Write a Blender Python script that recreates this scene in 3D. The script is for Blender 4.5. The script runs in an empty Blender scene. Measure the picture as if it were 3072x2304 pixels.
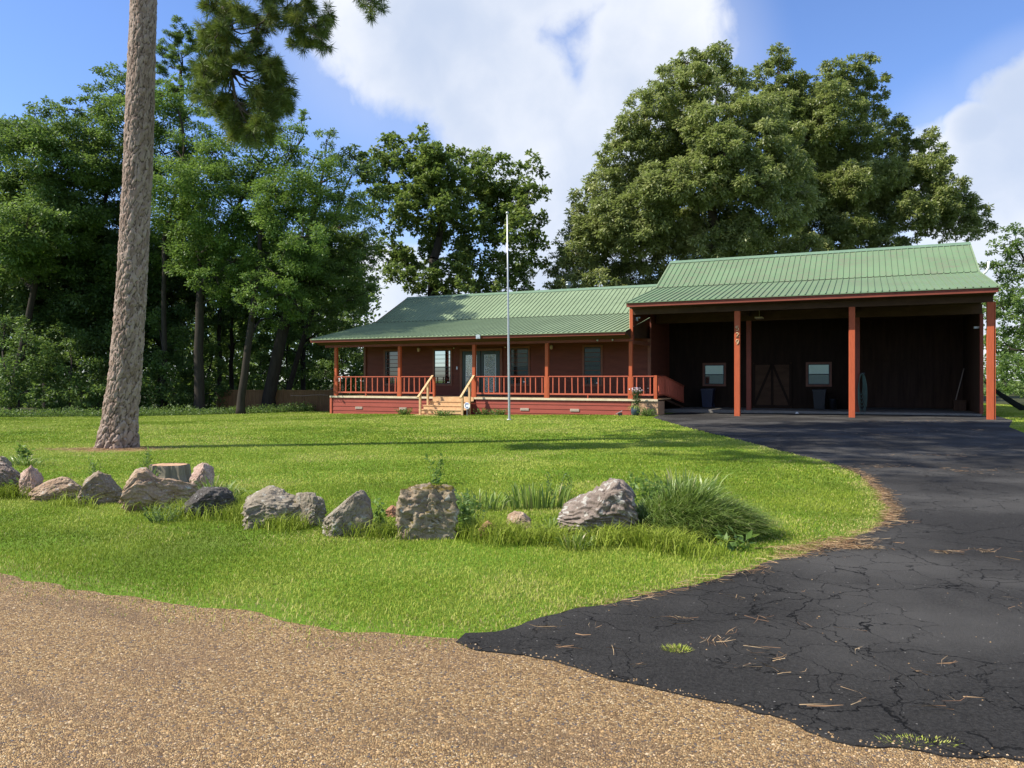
import bpy, bmesh, math, random
import numpy as np
from mathutils import Vector, noise as mnoise
R = math.radians
random.seed(7)
rng = np.random.default_rng(11)
scene = bpy.context.scene
COL = scene.collection

# ------------------------------------------------------------------ camera, sky, sun, exposure
CH = 1.5
cam_d = bpy.data.cameras.new("camera"); cam = bpy.data.objects.new("camera", cam_d); COL.objects.link(cam)
cam.location = (0, 0, CH); cam.rotation_euler = (R(90), 0, 0)
cam_d.sensor_width = 36.0; cam_d.lens = 36.0 * 2300.0 / 3072.0
cam_d.shift_y = -14.0 / 3072.0
cam_d.clip_start = 0.05; cam_d.clip_end = 3000
scene.camera = cam

SUN_EL = 48.0; LD = (0.978, 0.208)                      # horizontal direction the light travels
sun_d = bpy.data.lights.new("sun", 'SUN'); sun = bpy.data.objects.new("sun", sun_d); COL.objects.link(sun)
sun_d.energy = 5.0; sun_d.angle = R(0.55); sun_d.color = (1.0, 0.93, 0.81)
_d = Vector((LD[0]*math.cos(R(SUN_EL)), LD[1]*math.cos(R(SUN_EL)), -math.sin(R(SUN_EL))))
sun.rotation_euler = _d.to_track_quat('-Z', 'Y').to_euler(); sun.location = (-20, -5, 30)

scene.view_settings.view_transform = 'Standard'; scene.view_settings.look = 'None'
scene.view_settings.exposure = 0.72; scene.view_settings.gamma = 1.0

def nd(nt, typ, **kw):
    n = nt.nodes.new(typ)
    for k, v in kw.items():
        if k == 'ins':
            for a, b in v.items(): n.inputs[a].default_value = b
        else: setattr(n, k, v)
    return n
def lk(nt, a, b): nt.links.new(a, b)
def math_n(nt, op, a, b=None, c=None, clamp=False):
    n = nt.nodes.new('ShaderNodeMath'); n.operation = op; n.use_clamp = clamp
    for i, x in enumerate((a, b, c)):
        if x is None: continue
        if isinstance(x, (int, float)): n.inputs[i].default_value = x
        else: nt.links.new(x, n.inputs[i])
    return n.outputs[0]
def mixc(nt, fac, a, b, mode='MIX'):
    n = nt.nodes.new('ShaderNodeMix'); n.data_type = 'RGBA'; n.blend_type = mode
    for i, x in ((0, fac), (6, a), (7, b)):
        if isinstance(x, (int, float)): n.inputs[i].default_value = x
        elif isinstance(x, tuple): n.inputs[i].default_value = (x + (1,))[:4]
        else: nt.links.new(x, n.inputs[i])
    return n.outputs[2]
def ramp(nt, fac, stops, interp='LINEAR'):
    n = nt.nodes.new('ShaderNodeValToRGB'); cr = n.color_ramp; cr.interpolation = interp
    while len(cr.elements) < len(stops): cr.elements.new(0.5)
    for e, (p, c) in zip(cr.elements, stops):
        e.position = p; e.color = ((c, c, c, 1) if isinstance(c, (int, float)) else tuple(c) + (1,))
    nt.links.new(fac, n.inputs[0]); return n.outputs[0]
def smooth(nt, x, a, b):
    n = nt.nodes.new('ShaderNodeMapRange'); n.interpolation_type = 'SMOOTHSTEP'
    nt.links.new(x, n.inputs[0]); n.inputs[1].default_value = a; n.inputs[2].default_value = b
    return n.outputs[0]

world = bpy.data.worlds.new("World"); scene.world = world; world.use_nodes = True
wt = world.node_tree; wt.nodes.clear()
sky = nd(wt, 'ShaderNodeTexSky', sky_type='NISHITA', sun_disc=False, sun_elevation=R(SUN_EL), sun_rotation=R(258), altitude=100, air_density=1.0, dust_density=0.25, ozone_density=4.0)
tc = nd(wt, 'ShaderNodeTexCoord'); sep = nd(wt, 'ShaderNodeSeparateXYZ'); lk(wt, tc.outputs['Generated'], sep.inputs[0])
sx, sy, sz = sep.outputs
az = math_n(wt, 'ARCTAN2', sx, sy)
hor = math_n(wt, 'SQRT', math_n(wt, 'ADD', math_n(wt, 'MULTIPLY', sx, sx), math_n(wt, 'MULTIPLY', sy, sy)))
el = math_n(wt, 'ARCTAN2', sz, hor)
cmb = nd(wt, 'ShaderNodeCombineXYZ'); lk(wt, az, cmb.inputs[0]); lk(wt, el, cmb.inputs[1])
n1 = nd(wt, 'ShaderNodeTexNoise', ins={'Scale': 5.0, 'Detail': 8.0, 'Roughness': 0.55, 'Distortion': 0.25}); lk(wt, cmb.outputs[0], n1.inputs['Vector'])
n2 = nd(wt, 'ShaderNodeTexNoise', ins={'Scale': 2.6, 'Detail': 4.0, 'Roughness': 0.5}); lk(wt, cmb.outputs[0], n2.inputs['Vector'])
n3 = nd(wt, 'ShaderNodeTexNoise', ins={'Scale': 17.0, 'Detail': 6.0, 'Roughness': 0.6, 'Distortion': 0.4}); lk(wt, cmb.outputs[0], n3.inputs['Vector'])
def blob(a0, e0, ra, re, tilt=0.0):
    # elliptical bank of cloud around azimuth a0, elevation e0 (radians)
    da = math_n(wt, 'SUBTRACT', az, a0); de = math_n(wt, 'SUBTRACT', math_n(wt, 'SUBTRACT', el, e0), math_n(wt, 'MULTIPLY', da, tilt))
    q = math_n(wt, 'ADD', math_n(wt, 'POWER', math_n(wt, 'DIVIDE', math_n(wt, 'ABSOLUTE', da), ra), 2.0),
               math_n(wt, 'POWER', math_n(wt, 'DIVIDE', math_n(wt, 'ABSOLUTE', de), re), 2.0))
    return math_n(wt, 'SUBTRACT', 1.0, q)
BLOBS = [(-0.10, 0.43, 0.19, 0.14, 0.0), (0.0, 0.34, 0.17, 0.13, -0.3), (0.10, 0.26, 0.15, 0.15, 0.0), (0.02, 0.50, 0.22, 0.10, 0.0), (0.17, 0.37, 0.13, 0.15, 0.0),
         (0.58, 0.21, 0.12, 0.11, 0.0), (0.60, 0.24, 0.10, 0.08, 0.0), (0.60, 0.30, 0.075, 0.055, 0), (0.545, 0.275, 0.04, 0.035, 0.0), (0.62, 0.10, 0.25, 0.13, 0.0),
         (-0.15, 0.10, 0.16, 0.085, 0.0), (0.06, 0.10, 0.12, 0.13, 0.0), (0.46, 0.47, 0.12, 0.03, -0.3),
         (2.4, 0.5, 0.6, 0.3, 0), (-2.2, 0.4, 0.5, 0.25, 0), (1.4, 0.7, 0.4, 0.3, 0), (0, 1.0, 0.8, 0.25, 0), (3.1, 0.2, 0.5, 0.15, 0)]
m = None
for b in BLOBS:
    v = blob(*b); m = v if m is None else math_n(wt, 'MAXIMUM', m, v)
dens = math_n(wt, 'ADD', m, math_n(wt, 'MULTIPLY', math_n(wt, 'SUBTRACT', n1.outputs[0], 0.5), 1.5))
dens = math_n(wt, 'ADD', dens, math_n(wt, 'MULTIPLY', math_n(wt, 'SUBTRACT', n3.outputs[0], 0.5), 0.7))
cmask = smooth(wt, dens, 0.0, 0.60)
haze = math_n(wt, 'MULTIPLY', smooth(wt, math_n(wt, 'ADD', m, math_n(wt, 'MULTIPLY', n2.outputs[0], 1.2)), -0.6, 1.8), 0.36)
cmask = math_n(wt, 'MAXIMUM', cmask, haze)
shade = smooth(wt, math_n(wt, 'ADD', math_n(wt, 'ADD', math_n(wt, 'MULTIPLY', n2.outputs[0], 0.6), math_n(wt, 'MULTIPLY', n1.outputs[0], 0.4)), math_n(wt, 'MULTIPLY', dens, -0.14)), 0.52, 0.28)
ccol = mixc(wt, shade, (8.9, 9.1, 9.5), (5.5, 6.3, 7.8))
skyc = mixc(wt, 1.0, sky.outputs[0], (1.50, 1.60, 1.95), 'MULTIPLY')
fin = mixc(wt, math_n(wt, 'MULTIPLY', cmask, 0.93), skyc, ccol)
bg = nd(wt, 'ShaderNodeBackground', ins={'Strength': 0.070}); lk(wt, fin, bg.inputs[0])
wo = nd(wt, 'ShaderNodeOutputWorld'); lk(wt, bg.outputs[0], wo.inputs[0])

# ------------------------------------------------------------------ helpers
TH = math.atan(1054/2300.); S_, C_ = math.sin(TH), math.cos(TH)
def w2(u, v): return (C_*u + S_*v, -S_*u + C_*v)          # house axes -> world
def uv_of(X, Y): return (C_*X - S_*Y, S_*X + C_*Y)
def ss(x, a, b):
    t = np.clip((np.asarray(x, float)-a)/(b-a), 0, 1); return t*t*(3-2*t)
def ground_h(X, Y):
    X = np.asarray(X, float); Y = np.asarray(Y, float)
    u = C_*X - S_*Y; v = S_*X + C_*Y
    base = np.interp(u, [-40, -24, -7.5, -4.4, -0.4, 4, 12], [-0.42, -0.19, 0.05, 0.08, 0.11, 0.13, 0.12])
    h = base * ss(v, 12, 29)
    back = np.clip(v-33, 0, 14)*0.045 * ss(-u, 20, 27)
    h = h - back - np.clip(v-34, 0, 14)*0.01*ss(u, 5, 9)
    return h
def gz(X, Y): return float(ground_h(X, Y))
def gp(xd, yd):
    """point of the ground seen towards (xd, yd) of a 2212 px wide view"""
    r = (xd*1.38879-1536)/2300.; k = (1138-yd*1.38879)/2300.
    Y = 10.0
    for _ in range(40):
        Y = (gz(r*Y, Y)-CH)/k
    return r*Y, Y
def at(xd, yd, Y): return ((xd*1.38879-1536)/2300.*Y, Y, CH+(1138-yd*1.38879)/2300.*Y)

def tag(o, label=None, cat=None, group=None, kind=None):
    if label: o['label'] = label
    if cat: o['category'] = cat
    if group: o['group'] = group
    if kind: o['kind'] = kind
    return o
def empty(name, loc, rz=0, label=None, cat=None, group=None):
    o = bpy.data.objects.new(name, None); COL.objects.link(o); o.empty_display_size = 0.2
    o.location = loc; o.rotation_euler = (0, 0, rz); return tag(o, label, cat, group)

class MB:
    """collects geometry for ONE mesh object"""
    def __init__(s, off=(0, 0, 0)): s.v = []; s.f = []; s.o = off; s.sm = []
    def add(s, vs, fs, smooth=False):
        b = len(s.v); o = s.o
        s.v += [(x-o[0], y-o[1], z-o[2]) for x, y, z in vs]
        s.f += [tuple(i+b for i in f) for f in fs]; s.sm += [smooth]*len(fs)
    def box(s, x0, x1, y0, y1, z0, z1):
        vs = [(x, y, z) for z in (z0, z1) for y in (y0, y1) for x in (x0, x1)]
        s.add(vs, [(0, 2, 3, 1), (4, 5, 7, 6), (0, 1, 5, 4), (2, 6, 7, 3), (0, 4, 6, 2), (1, 3, 7, 5)])
    def bevbox(s, x0, x1, y0, y1, z0, z1, b=0.008):
        pts = [(x0+b, y0), (x1-b, y0), (x1, y0+b), (x1, y1-b), (x1-b, y1), (x0+b, y1), (x0, y1-b), (x0, y0+b)]
        n = 8; vs = [(x, y, z) for z in (z0, z1) for x, y in pts]
        fs = [tuple(range(n-1, -1, -1)), tuple(range(n, 2*n))] + [(i, (i+1) % n, n+(i+1) % n, n+i) for i in range(n)]
        s.add(vs, fs)
    def bar(s, p, q, w, h, up=(0, 0, 1)):
        p = Vector(p); q = Vector(q); d = (q-p).normalized(); up = Vector(up)
        a = d.cross(up).normalized(); c = a.cross(d).normalized()
        vs = [tuple(e + a*sx*w/2 + c*sz*h/2) for e in (p, q) for sz in (-1, 1) for sx in (-1, 1)]
        s.add(vs, [(0, 2, 3, 1), (4, 5, 7, 6), (0, 1, 5, 4), (2, 6, 7, 3), (0, 4, 6, 2), (1, 3, 7, 5)])
    def tube(s, pts, rad, n=8, cap=True, smooth=True):
        pts = [Vector(p) for p in pts]; k = len(pts); vs = []; prev = None
        if not hasattr(rad, '__len__'): rad = [rad]*k
        for i, p in enumerate(pts):
            t = (pts[min(i+1, k-1)]-pts[max(i-1, 0)]).normalized()
            a = (prev - t*prev.dot(t)) if prev else t.orthogonal()
            a.normalize(); prev = a; b = t.cross(a)
            for j in range(n):
                g = 2*math.pi*j/n; vs.append(tuple(p + (a*math.cos(g)+b*math.sin(g))*rad[i]))
        fs = [(i*n+j, i*n+(j+1) % n, (i+1)*n+(j+1) % n, (i+1)*n+j) for i in range(k-1) for j in range(n)]
        if cap: fs += [tuple(range(n-1, -1, -1)), tuple((k-1)*n+j for j in range(n))]
        s.add(vs, fs, smooth)
    def lathe(s, c, prof, n=20, smooth=True):
        vs = [(c[0]+r*math.cos(2*math.pi*j/n), c[1]+r*math.sin(2*math.pi*j/n), c[2]+z) for r, z in prof for j in range(n)]
        k = len(prof)
        fs = [(i*n+j, i*n+(j+1) % n, (i+1)*n+(j+1) % n, (i+1)*n+j) for i in range(k-1) for j in range(n)]
        s.add(vs, fs, smooth)
    def sphere(s, c, r, n=12, sz=1.0):
        prof = [(r*math.sin(math.pi*i/n)+1e-4, -r*sz*math.cos(math.pi*i/n)) for i in range(n+1)]
        s.lathe(c, prof, n*2)
    def build(s, name, mat, parent=None, mats=None):
        me = bpy.data.meshes.new(name); me.from_pydata(s.v, [], s.f)
        me.polygons.foreach_set('use_smooth', s.sm); me.update()
        me.materials.append(mat)
        o = bpy.data.objects.new(name, me); COL.objects.link(o)
        if parent: o.parent = parent
        return o

def np_mesh(name, V, F, mat, parent=None, tint=None, smooth=False, extra=None):
    """V (n,3), F (m,k) arrays -> object; tint is a per-face float attribute"""
    me = bpy.data.meshes.new(name); n, m_, k = len(V), len(F), F.shape[1]
    me.vertices.add(n); me.vertices.foreach_set('co', np.ascontiguousarray(V, dtype=np.float32).ravel())
    me.loops.add(m_*k); me.loops.foreach_set('vertex_index', np.ascontiguousarray(F, dtype=np.int32).ravel())
    me.polygons.add(m_); me.polygons.foreach_set('loop_start', np.arange(0, m_*k, k, dtype=np.int32))
    try: me.polygons.foreach_set('loop_total', np.full(m_, k, dtype=np.int32))
    except Exception: pass
    me.update(calc_edges=True)
    if smooth: me.polygons.foreach_set('use_smooth', np.ones(m_, dtype=bool))
    if tint is not None:
        a = me.attributes.new('tint', 'FLOAT', 'FACE'); a.data.foreach_set('value', tint.astype(np.float32))
    if extra:
        for nm, arr in extra.items():
            a = me.attributes.new(nm, 'FLOAT', 'POINT'); a.data.foreach_set('value', arr.astype(np.float32))
    me.materials.append(mat)
    o = bpy.data.objects.new(name, me); COL.objects.link(o)
    if parent: o.parent = parent
    return o

def vnoise(P, scale, seed=0):
    """value noise on (n,2) or (n,3) points"""
    P = np.asarray(P, float)*scale; d = P.shape[1]
    I = np.floor(P).astype(np.int64); f = P-I; f = f*f*(3-2*f)
    out = 0
    for c in range(2**d):
        w = np.ones(len(P)); h = np.full(len(P), seed*7919+13, dtype=np.int64)
        for k in range(d):
            b = (c >> k) & 1
            w = w*(f[:, k] if b else 1-f[:, k])
            h = (h*1103515245 + (I[:, k]+b)*[374761393, 668265263, 2147483647][k]) & 0x7fffffff
        h = (h ^ (h >> 13))*1274126177 & 0x7fffffff
        h = (h ^ (h >> 16)) & 0xffff
        out = out + w*(h/65535.0)
    return out
def fbm(P, scale, oct=4, seed=0):
    s = 0; a = 0.5; t = 0
    for i in range(oct): s = s+a*vnoise(P, scale*2**i, seed+i); t += a; a *= 0.5
    return s/t

# ------------------------------------------------------------------ materials
def new_mat(name):
    m = bpy.data.materials.new(name); m.use_nodes = True; nt = m.node_tree
    b = nt.nodes['Principled BSDF']; return m, nt, b
def coords(nt, scale=(1, 1, 1), kind='Object'):
    t = nd(nt, 'ShaderNodeTexCoord'); mp = nd(nt, 'ShaderNodeMapping'); mp.inputs['Scale'].default_value = scale
    lk(nt, t.outputs[kind], mp.inputs[0]); return mp.outputs[0]
def noise_o(nt, vec, scale, detail=4, rough=0.55, dist=0.0):
    n = nd(nt, 'ShaderNodeTexNoise', ins={'Scale': scale, 'Detail': detail, 'Roughness': rough, 'Distortion': dist}); lk(nt, vec, n.inputs['Vector']); return n.outputs[0]
def bump(nt, b, h, strength=0.3, dist=0.01):
    n = nd(nt, 'ShaderNodeBump', ins={'Strength': strength, 'Distance': dist}); lk(nt, h, n.inputs['Height']); lk(nt, n.outputs[0], b.inputs['Normal'])
def simple(name, c, rough=0.6, metal=0.0, var=0.25, scale=6.0, bstr=0.0, stretch=(1, 1, 1), spec=0.5):
    m, nt, b = new_mat(name); v = coords(nt, stretch)
    n = noise_o(nt, v, scale, 6); n2 = noise_o(nt, v, scale*7, 4)
    f = math_n(nt, 'ADD', math_n(nt, 'MULTIPLY', n, 0.7), math_n(nt, 'MULTIPLY', n2, 0.3))
    lo = tuple(x*(1-var) for x in c); hi = tuple(min(1, x*(1+var)) for x in c)
    lk(nt, ramp(nt, f, [(0.3, lo), (0.7, hi)]), b.inputs['Base Color'])
    b.inputs['Roughness'].default_value = rough; b.inputs['Metallic'].default_value = metal
    b.inputs['Specular IOR Level'].default_value = spec
    if bstr: bump(nt, b, n2, bstr, 0.01)
    return m
M = {}
M['red_post'] = simple('post_paint', (0.42, 0.092, 0.036), 0.62, var=0.16, scale=3, bstr=0.15, stretch=(6, 6, 1), spec=0.25)
M['rail_red'] = simple('rail_paint', (0.46, 0.110, 0.062), 0.6, var=0.18, scale=4, bstr=0.1, spec=0.25)
M['skirt'] = simple('skirting_paint', (0.29, 0.062, 0.042), 0.6, var=0.16, scale=1.2, stretch=(1, 1, 5), bstr=0.08, spec=0.3)
M['fascia'] = simple('fascia_paint', (0.20, 0.048, 0.028), 0.6, var=0.18, scale=2, spec=0.3)
M['siding'] = simple('siding_stain', (0.135, 0.042, 0.026), 0.65, var=0.2, scale=1.4, stretch=(1, 1, 5), bstr=0.1, spec=0.25)
M['darkwood'] = simple('dark_timber', (0.075, 0.042, 0.026), 0.85, var=0.3, scale=1.6, stretch=(1, 1, 3), spec=0.12)
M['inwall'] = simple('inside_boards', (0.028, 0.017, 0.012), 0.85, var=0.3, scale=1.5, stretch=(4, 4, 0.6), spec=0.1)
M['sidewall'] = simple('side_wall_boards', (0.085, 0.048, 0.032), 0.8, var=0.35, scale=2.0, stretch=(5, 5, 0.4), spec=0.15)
M['newwood'] = simple('new_pine_timber', (0.56, 0.36, 0.19), 0.7, var=0.22, scale=5, stretch=(1.5, 1.5, 1.5), bstr=0.1, spec=0.25)
M['plywood'] = simple('weathered_plywood', (0.45, 0.28, 0.17), 0.75, var=0.3, scale=4, stretch=(4, 4, 0.5), bstr=0.1, spec=0.2)
M['deckedge'] = simple('deck_edge_timber', (0.62, 0.52, 0.36), 0.75, var=0.2, scale=5, bstr=0.1, spec=0.2)
M['trim'] = simple('window_trim_stain', (0.17, 0.060, 0.030), 0.6, var=0.2, scale=5)
M['black'] = simple('black_plastic', (0.012, 0.013, 0.016), 0.5, var=0.2)
M['darkframe'] = simple('bronze_frame', (0.020, 0.026, 0.026), 0.45, var=0.15)
M['door'] = simple('dark_green_door', (0.012, 0.028, 0.024), 0.4, var=0.15)
M['galv'] = simple('galvanised_steel', (0.50, 0.53, 0.55), 0.4, 0.7, var=0.12)
M['polem'] = simple('flagpole_aluminium', (0.46, 0.47, 0.48), 0.38, 0.5, var=0.08, scale=2)
M['white'] = simple('white_plastic', (0.78, 0.78, 0.76), 0.5, var=0.05)
M['cream'] = simple('cream_vent', (0.50, 0.40, 0.33), 0.6, var=0.1)
M['concrete'] = simple('concrete', (0.16, 0.15, 0.135), 0.85, var=0.2, scale=5, bstr=0.2)
M['brass'] = simple('brass_number', (0.62, 0.46, 0.26), 0.4, 0.2, var=0.2)
M['blue_sign'] = simple('sign_ink', (0.10, 0.13, 0.38), 0.5, var=0.05)
M['bluepot'] = simple('glazed_pot', (0.05, 0.07, 0.10), 0.3, var=0.3)
M['hose'] = simple('garden_hose', (0.05, 0.10, 0.08), 0.5, var=0.2)
M['mesh'] = simple('hammock_mesh', (0.045, 0.045, 0.05), 0.8, var=0.4, scale=20)
M['flue'] = simple('flue_metal', (0.20, 0.23, 0.25), 0.35, 0.6, var=0.15)
M['fence'] = simple('fence_boards', (0.20, 0.115, 0.055), 0.8, var=0.3, scale=3, stretch=(3, 3, 0.5), spec=0.15)
M['metalwhite'] = simple('white_metal_siding', (0.72, 0.74, 0.73), 0.5, var=0.05)

def roof_mat(name, c, dirt, streak):
    m, nt, b = new_mat(name); v = coords(nt)
    n1 = noise_o(nt, v, 0.55, 5); n2 = noise_o(nt, coords(nt, (1.2, 3.5, 3.5)), 2.2, 5, 0.65)
    n3 = noise_o(nt, v, 14, 4)
    col = mixc(nt, math_n(nt, 'MULTIPLY', smooth(nt, n2, 0.42, 0.66), streak), c, dirt)
    col = mixc(nt, math_n(nt, 'MULTIPLY', smooth(nt, n1, 0.35, 0.7), 0.45), col, tuple(min(1, x*1.28) for x in c))
    col = mixc(nt, math_n(nt, 'MULTIPLY', smooth(nt, n3, 0.5, 0.7), 0.25), col, dirt)
    lk(nt, col, b.inputs['Base Color']); b.inputs['Roughness'].default_value = 0.6
    b.inputs['Specular IOR Level'].default_value = 0.25
    bump(nt, b, n1, 0.1, 0.03)
    return m
M['roof'] = roof_mat('green_metal_roofing', (0.190, 0.250, 0.148), (0.130, 0.180, 0.103), 0.6)
M['roof2'] = roof_mat('green_metal_roofing_weathered', (0.125, 0.200, 0.106), (0.160, 0.160, 0.110), 0.8)
M['ridge'] = simple('green_ridge_metal', (0.13, 0.21, 0.13), 0.45, var=0.15)

def glass_mat(name, refl, dark=(0.01, 0.012, 0.012), blinds=False, leaded=False):
    m, nt, b = new_mat(name)
    gl = nd(nt, 'ShaderNodeBsdfGlossy', ins={'Color': (0.86, 0.96, 0.92, 1), 'Roughness': 0.02})
    base = dark
    if blinds:
        sp = nd(nt, 'ShaderNodeSeparateXYZ'); lk(nt, coords(nt), sp.inputs[0])
        w = math_n(nt, 'FRACT', math_n(nt, 'MULTIPLY', sp.outputs[2], 18.0))
        base = mixc(nt, smooth(nt, w, 0.35, 0.6), (0.006, 0.007, 0.007), (0.09, 0.09, 0.085))
        lk(nt, base, b.inputs['Base Color'])
    elif leaded:
        vo = nd(nt, 'ShaderNodeTexVoronoi', feature='DISTANCE_TO_EDGE', ins={'Scale': 14.0, 'Randomness': 0.9}); lk(nt, coords(nt, (1, 1, 0.8)), vo.inputs['Vector'])
        e = smooth(nt, vo.outputs['Distance'], 0.11, 0.04)
        lk(nt, mixc(nt, e, (0.06, 0.075, 0.075), (0.42, 0.44, 0.45)), b.inputs['Base Color'])
    else: b.inputs['Base Color'].default_value = dark + (1,)
    b.inputs['Roughness'].default_value = 0.25 if leaded else 0.08
    mx = nd(nt, 'ShaderNodeMixShader', ins={0: refl}); out = nt.nodes['Material Output']
    lk(nt, b.outputs[0], mx.inputs[1]); lk(nt, gl.outputs[0], mx.inputs[2]); lk(nt, mx.outputs[0], out.inputs[0])
    return m
M['glass_hi'] = glass_mat('window_glass', 0.42)
M['glass_lo'] = glass_mat('screened_glass', 0.15)
M['glass_dim'] = glass_mat('dim_glass', 0.045)
M['glass_blind'] = glass_mat('glass_over_blinds', 0.05, blinds=True)
M['glass_lead'] = glass_mat('leaded_glass', 0.10, leaded=True)

def leaf_mat(name, stops, trans=0.33, rough=0.5, spec=0.35):
    m, nt, b = new_mat(name)
    at_ = nd(nt, 'ShaderNodeAttribute', attribute_name='tint')
    col = ramp(nt, at_.outputs['Fac'], stops)
    lk(nt, col, b.inputs['Base Color']); b.inputs['Roughness'].default_value = rough
    b.inputs['Specular IOR Level'].default_value = spec
    tr = nd(nt, 'ShaderNodeBsdfTranslucent'); lk(nt, mixc(nt, 0.4, col, (0.22, 0.32, 0.04)), tr.inputs[0])
    mx = nd(nt, 'ShaderNodeMixShader', ins={0: trans}); out = nt.nodes['Material Output']
    lk(nt, b.outputs[0], mx.inputs[1]); lk(nt, tr.outputs[0], mx.inputs[2]); lk(nt, mx.outputs[0], out.inputs[0])
    return m
M['leaf_mid'] = leaf_mat('leaf_mid_green', [(0, (0.060, 0.105, 0.030)), (0.5, (0.120, 0.200, 0.052)), (1, (0.210, 0.300, 0.080))], trans=0.42)
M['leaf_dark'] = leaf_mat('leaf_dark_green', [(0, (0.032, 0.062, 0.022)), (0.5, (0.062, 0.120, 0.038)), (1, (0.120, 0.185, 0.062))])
M['leaf_light'] = leaf_mat('leaf_light_green', [(0, (0.065, 0.125, 0.030)), (0.5, (0.135, 0.230, 0.052)), (1, (0.230, 0.330, 0.080))], trans=0.44)
M['leaf_oak'] = leaf_mat('leaf_oak', [(0, (0.130, 0.155, 0.055)), (0.5, (0.250, 0.290, 0.100)), (1, (0.420, 0.435, 0.180))], trans=0.42, rough=0.42, spec=0.5)
M['leaf_hick'] = leaf_mat('leaf_broad', [(0, (0.085, 0.125, 0.035)), (0.5, (0.165, 0.235, 0.060)), (1, (0.290, 0.320, 0.100))], trans=0.42)
M['needle'] = leaf_mat('pine_needles', [(0, (0.060, 0.100, 0.026)), (0.6, (0.170, 0.225, 0.050)), (1, (0.340, 0.350, 0.085))], trans=0.25)
M['grass'] = leaf_mat('grass_blades', [(0, (0.140, 0.195, 0.018)), (0.5, (0.265, 0.335, 0.034)), (0.9, (0.400, 0.440, 0.085)), (1, (0.52, 0.42, 0.19))], trans=0.28, rough=0.6, spec=0.2)
M['blade'] = leaf_mat('sword_leaves', [(0, (0.075, 0.135, 0.024)), (0.5, (0.165, 0.25, 0.045)), (0.92, (0.25, 0.32, 0.095)), (1, (0.42, 0.36, 0.18))], trans=0.28, rough=0.42, spec=0.45)
M['straw'] = leaf_mat('pine_straw', [(0, (0.17, 0.085, 0.040)), (0.5, (0.36, 0.215, 0.105)), (1, (0.52, 0.38, 0.21))], trans=0.05, rough=0.7)
M['flower'] = leaf_mat('petals', [(0, (0.55, 0.30, 0.42)), (1, (0.85, 0.80, 0.82))], trans=0.2)
M['bark'] = simple('grey_bark', (0.085, 0.070, 0.052), 0.9, var=0.4, scale=3, stretch=(3, 3, 0.7), bstr=0.5, spec=0.15)
M['barkd'] = simple('shaded_bark', (0.040, 0.034, 0.028), 0.9, var=0.35, scale=3, stretch=(3, 3, 0.7), bstr=0.4, spec=0.1)  # darkened bark: the shade on the wood's trunks is put into this colour
M['barkl'] = simple('pale_bark', (0.20, 0.175, 0.135), 0.9, var=0.3, scale=3, stretch=(3, 3, 0.7), bstr=0.3, spec=0.15)

# pine bark with plate attributes
m, nt, b = new_mat('pine_bark'); M['pinebark'] = m
a1 = nd(nt, 'ShaderNodeAttribute', attribute_name='plate'); a2 = nd(nt, 'ShaderNodeAttribute', attribute_name='pid')
v = coords(nt); fine = noise_o(nt, v, 45, 5)
c1 = ramp(nt, a2.outputs['Fac'], [(0, (0.17, 0.120, 0.092)), (0.4, (0.29, 0.215, 0.172)), (0.75, (0.40, 0.32, 0.27)), (1, (0.31, 0.195, 0.145))])
c1 = mixc(nt, math_n(nt, 'MULTIPLY', fine, 0.5), c1, (0.18, 0.125, 0.10))
lk(nt, mixc(nt, smooth(nt, a1.outputs['Fac'], 0.0, 0.38), (0.055, 0.038, 0.030), c1), b.inputs['Base Color'])
b.inputs['Roughness'].default_value = 0.9; b.inputs['Specular IOR Level'].default_value = 0.15
bump(nt, b, fine, 0.5, 0.01)

# rock
def rock_mat(name, cols, lichen=0.3, moss=0.0, lcol=(0.50, 0.50, 0.46)):
    m, nt, b = new_mat(name); v = coords(nt)
    n1 = noise_o(nt, v, 3.2, 7, 0.62, 0.6); n2 = noise_o(nt, v, 11, 6, 0.62); n3 = noise_o(nt, v, 42, 5, 0.7)
    lay = noise_o(nt, coords(nt, (1.2, 1.2, 9)), 2.2, 5, 0.6, 1.2)
    col = ramp(nt, math_n(nt, 'ADD', math_n(nt, 'MULTIPLY', n1, 0.6), math_n(nt, 'MULTIPLY', lay, 0.4)), [(0.32, cols[0]), (0.5, cols[1]), (0.68, cols[2])])
    col = mixc(nt, math_n(nt, 'MULTIPLY', smooth(nt, n3, 0.38, 0.62), 0.45), col, tuple(x*0.42 for x in cols[1]))
    li = math_n(nt, 'MULTIPLY', smooth(nt, n2, 0.66-0.22*lichen, 0.72-0.18*lichen), smooth(nt, n3, 0.35, 0.5))
    col = mixc(nt, math_n(nt, 'MULTIPLY', li, 0.8), col, lcol)
    if moss:
        g = nd(nt, 'ShaderNodeNewGeometry'); sp = nd(nt, 'ShaderNodeSeparateXYZ'); lk(nt, g.outputs['Normal'], sp.inputs[0])
        mm = math_n(nt, 'MULTIPLY', smooth(nt, sp.outputs[2], 0.1, 0.6), smooth(nt, n1, 0.62-0.2*moss, 0.66-0.15*moss))
        col = mixc(nt, mm, col, (0.105, 0.085, 0.022))
    lk(nt, col, b.inputs['Base Color']); b.inputs['Roughness'].default_value = 0.92; b.inputs['Specular IOR Level'].default_value = 0.15
    h = math_n(nt, 'ADD', math_n(nt, 'MULTIPLY', n2, 1.0), math_n(nt, 'MULTIPLY', n3, 0.5))
    bump(nt, b, h, 0.9, 0.03)
    return m
M['rk_tan'] = rock_mat('tan_rock', [(0.244, 0.146, 0.091), (0.403, 0.293, 0.201), (0.537, 0.439, 0.329)], 0.3)
M['rk_pink'] = rock_mat('pink_tan_rock', [(0.268, 0.146, 0.122), (0.488, 0.354, 0.281), (0.634, 0.525, 0.439)], 0.2)
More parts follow.
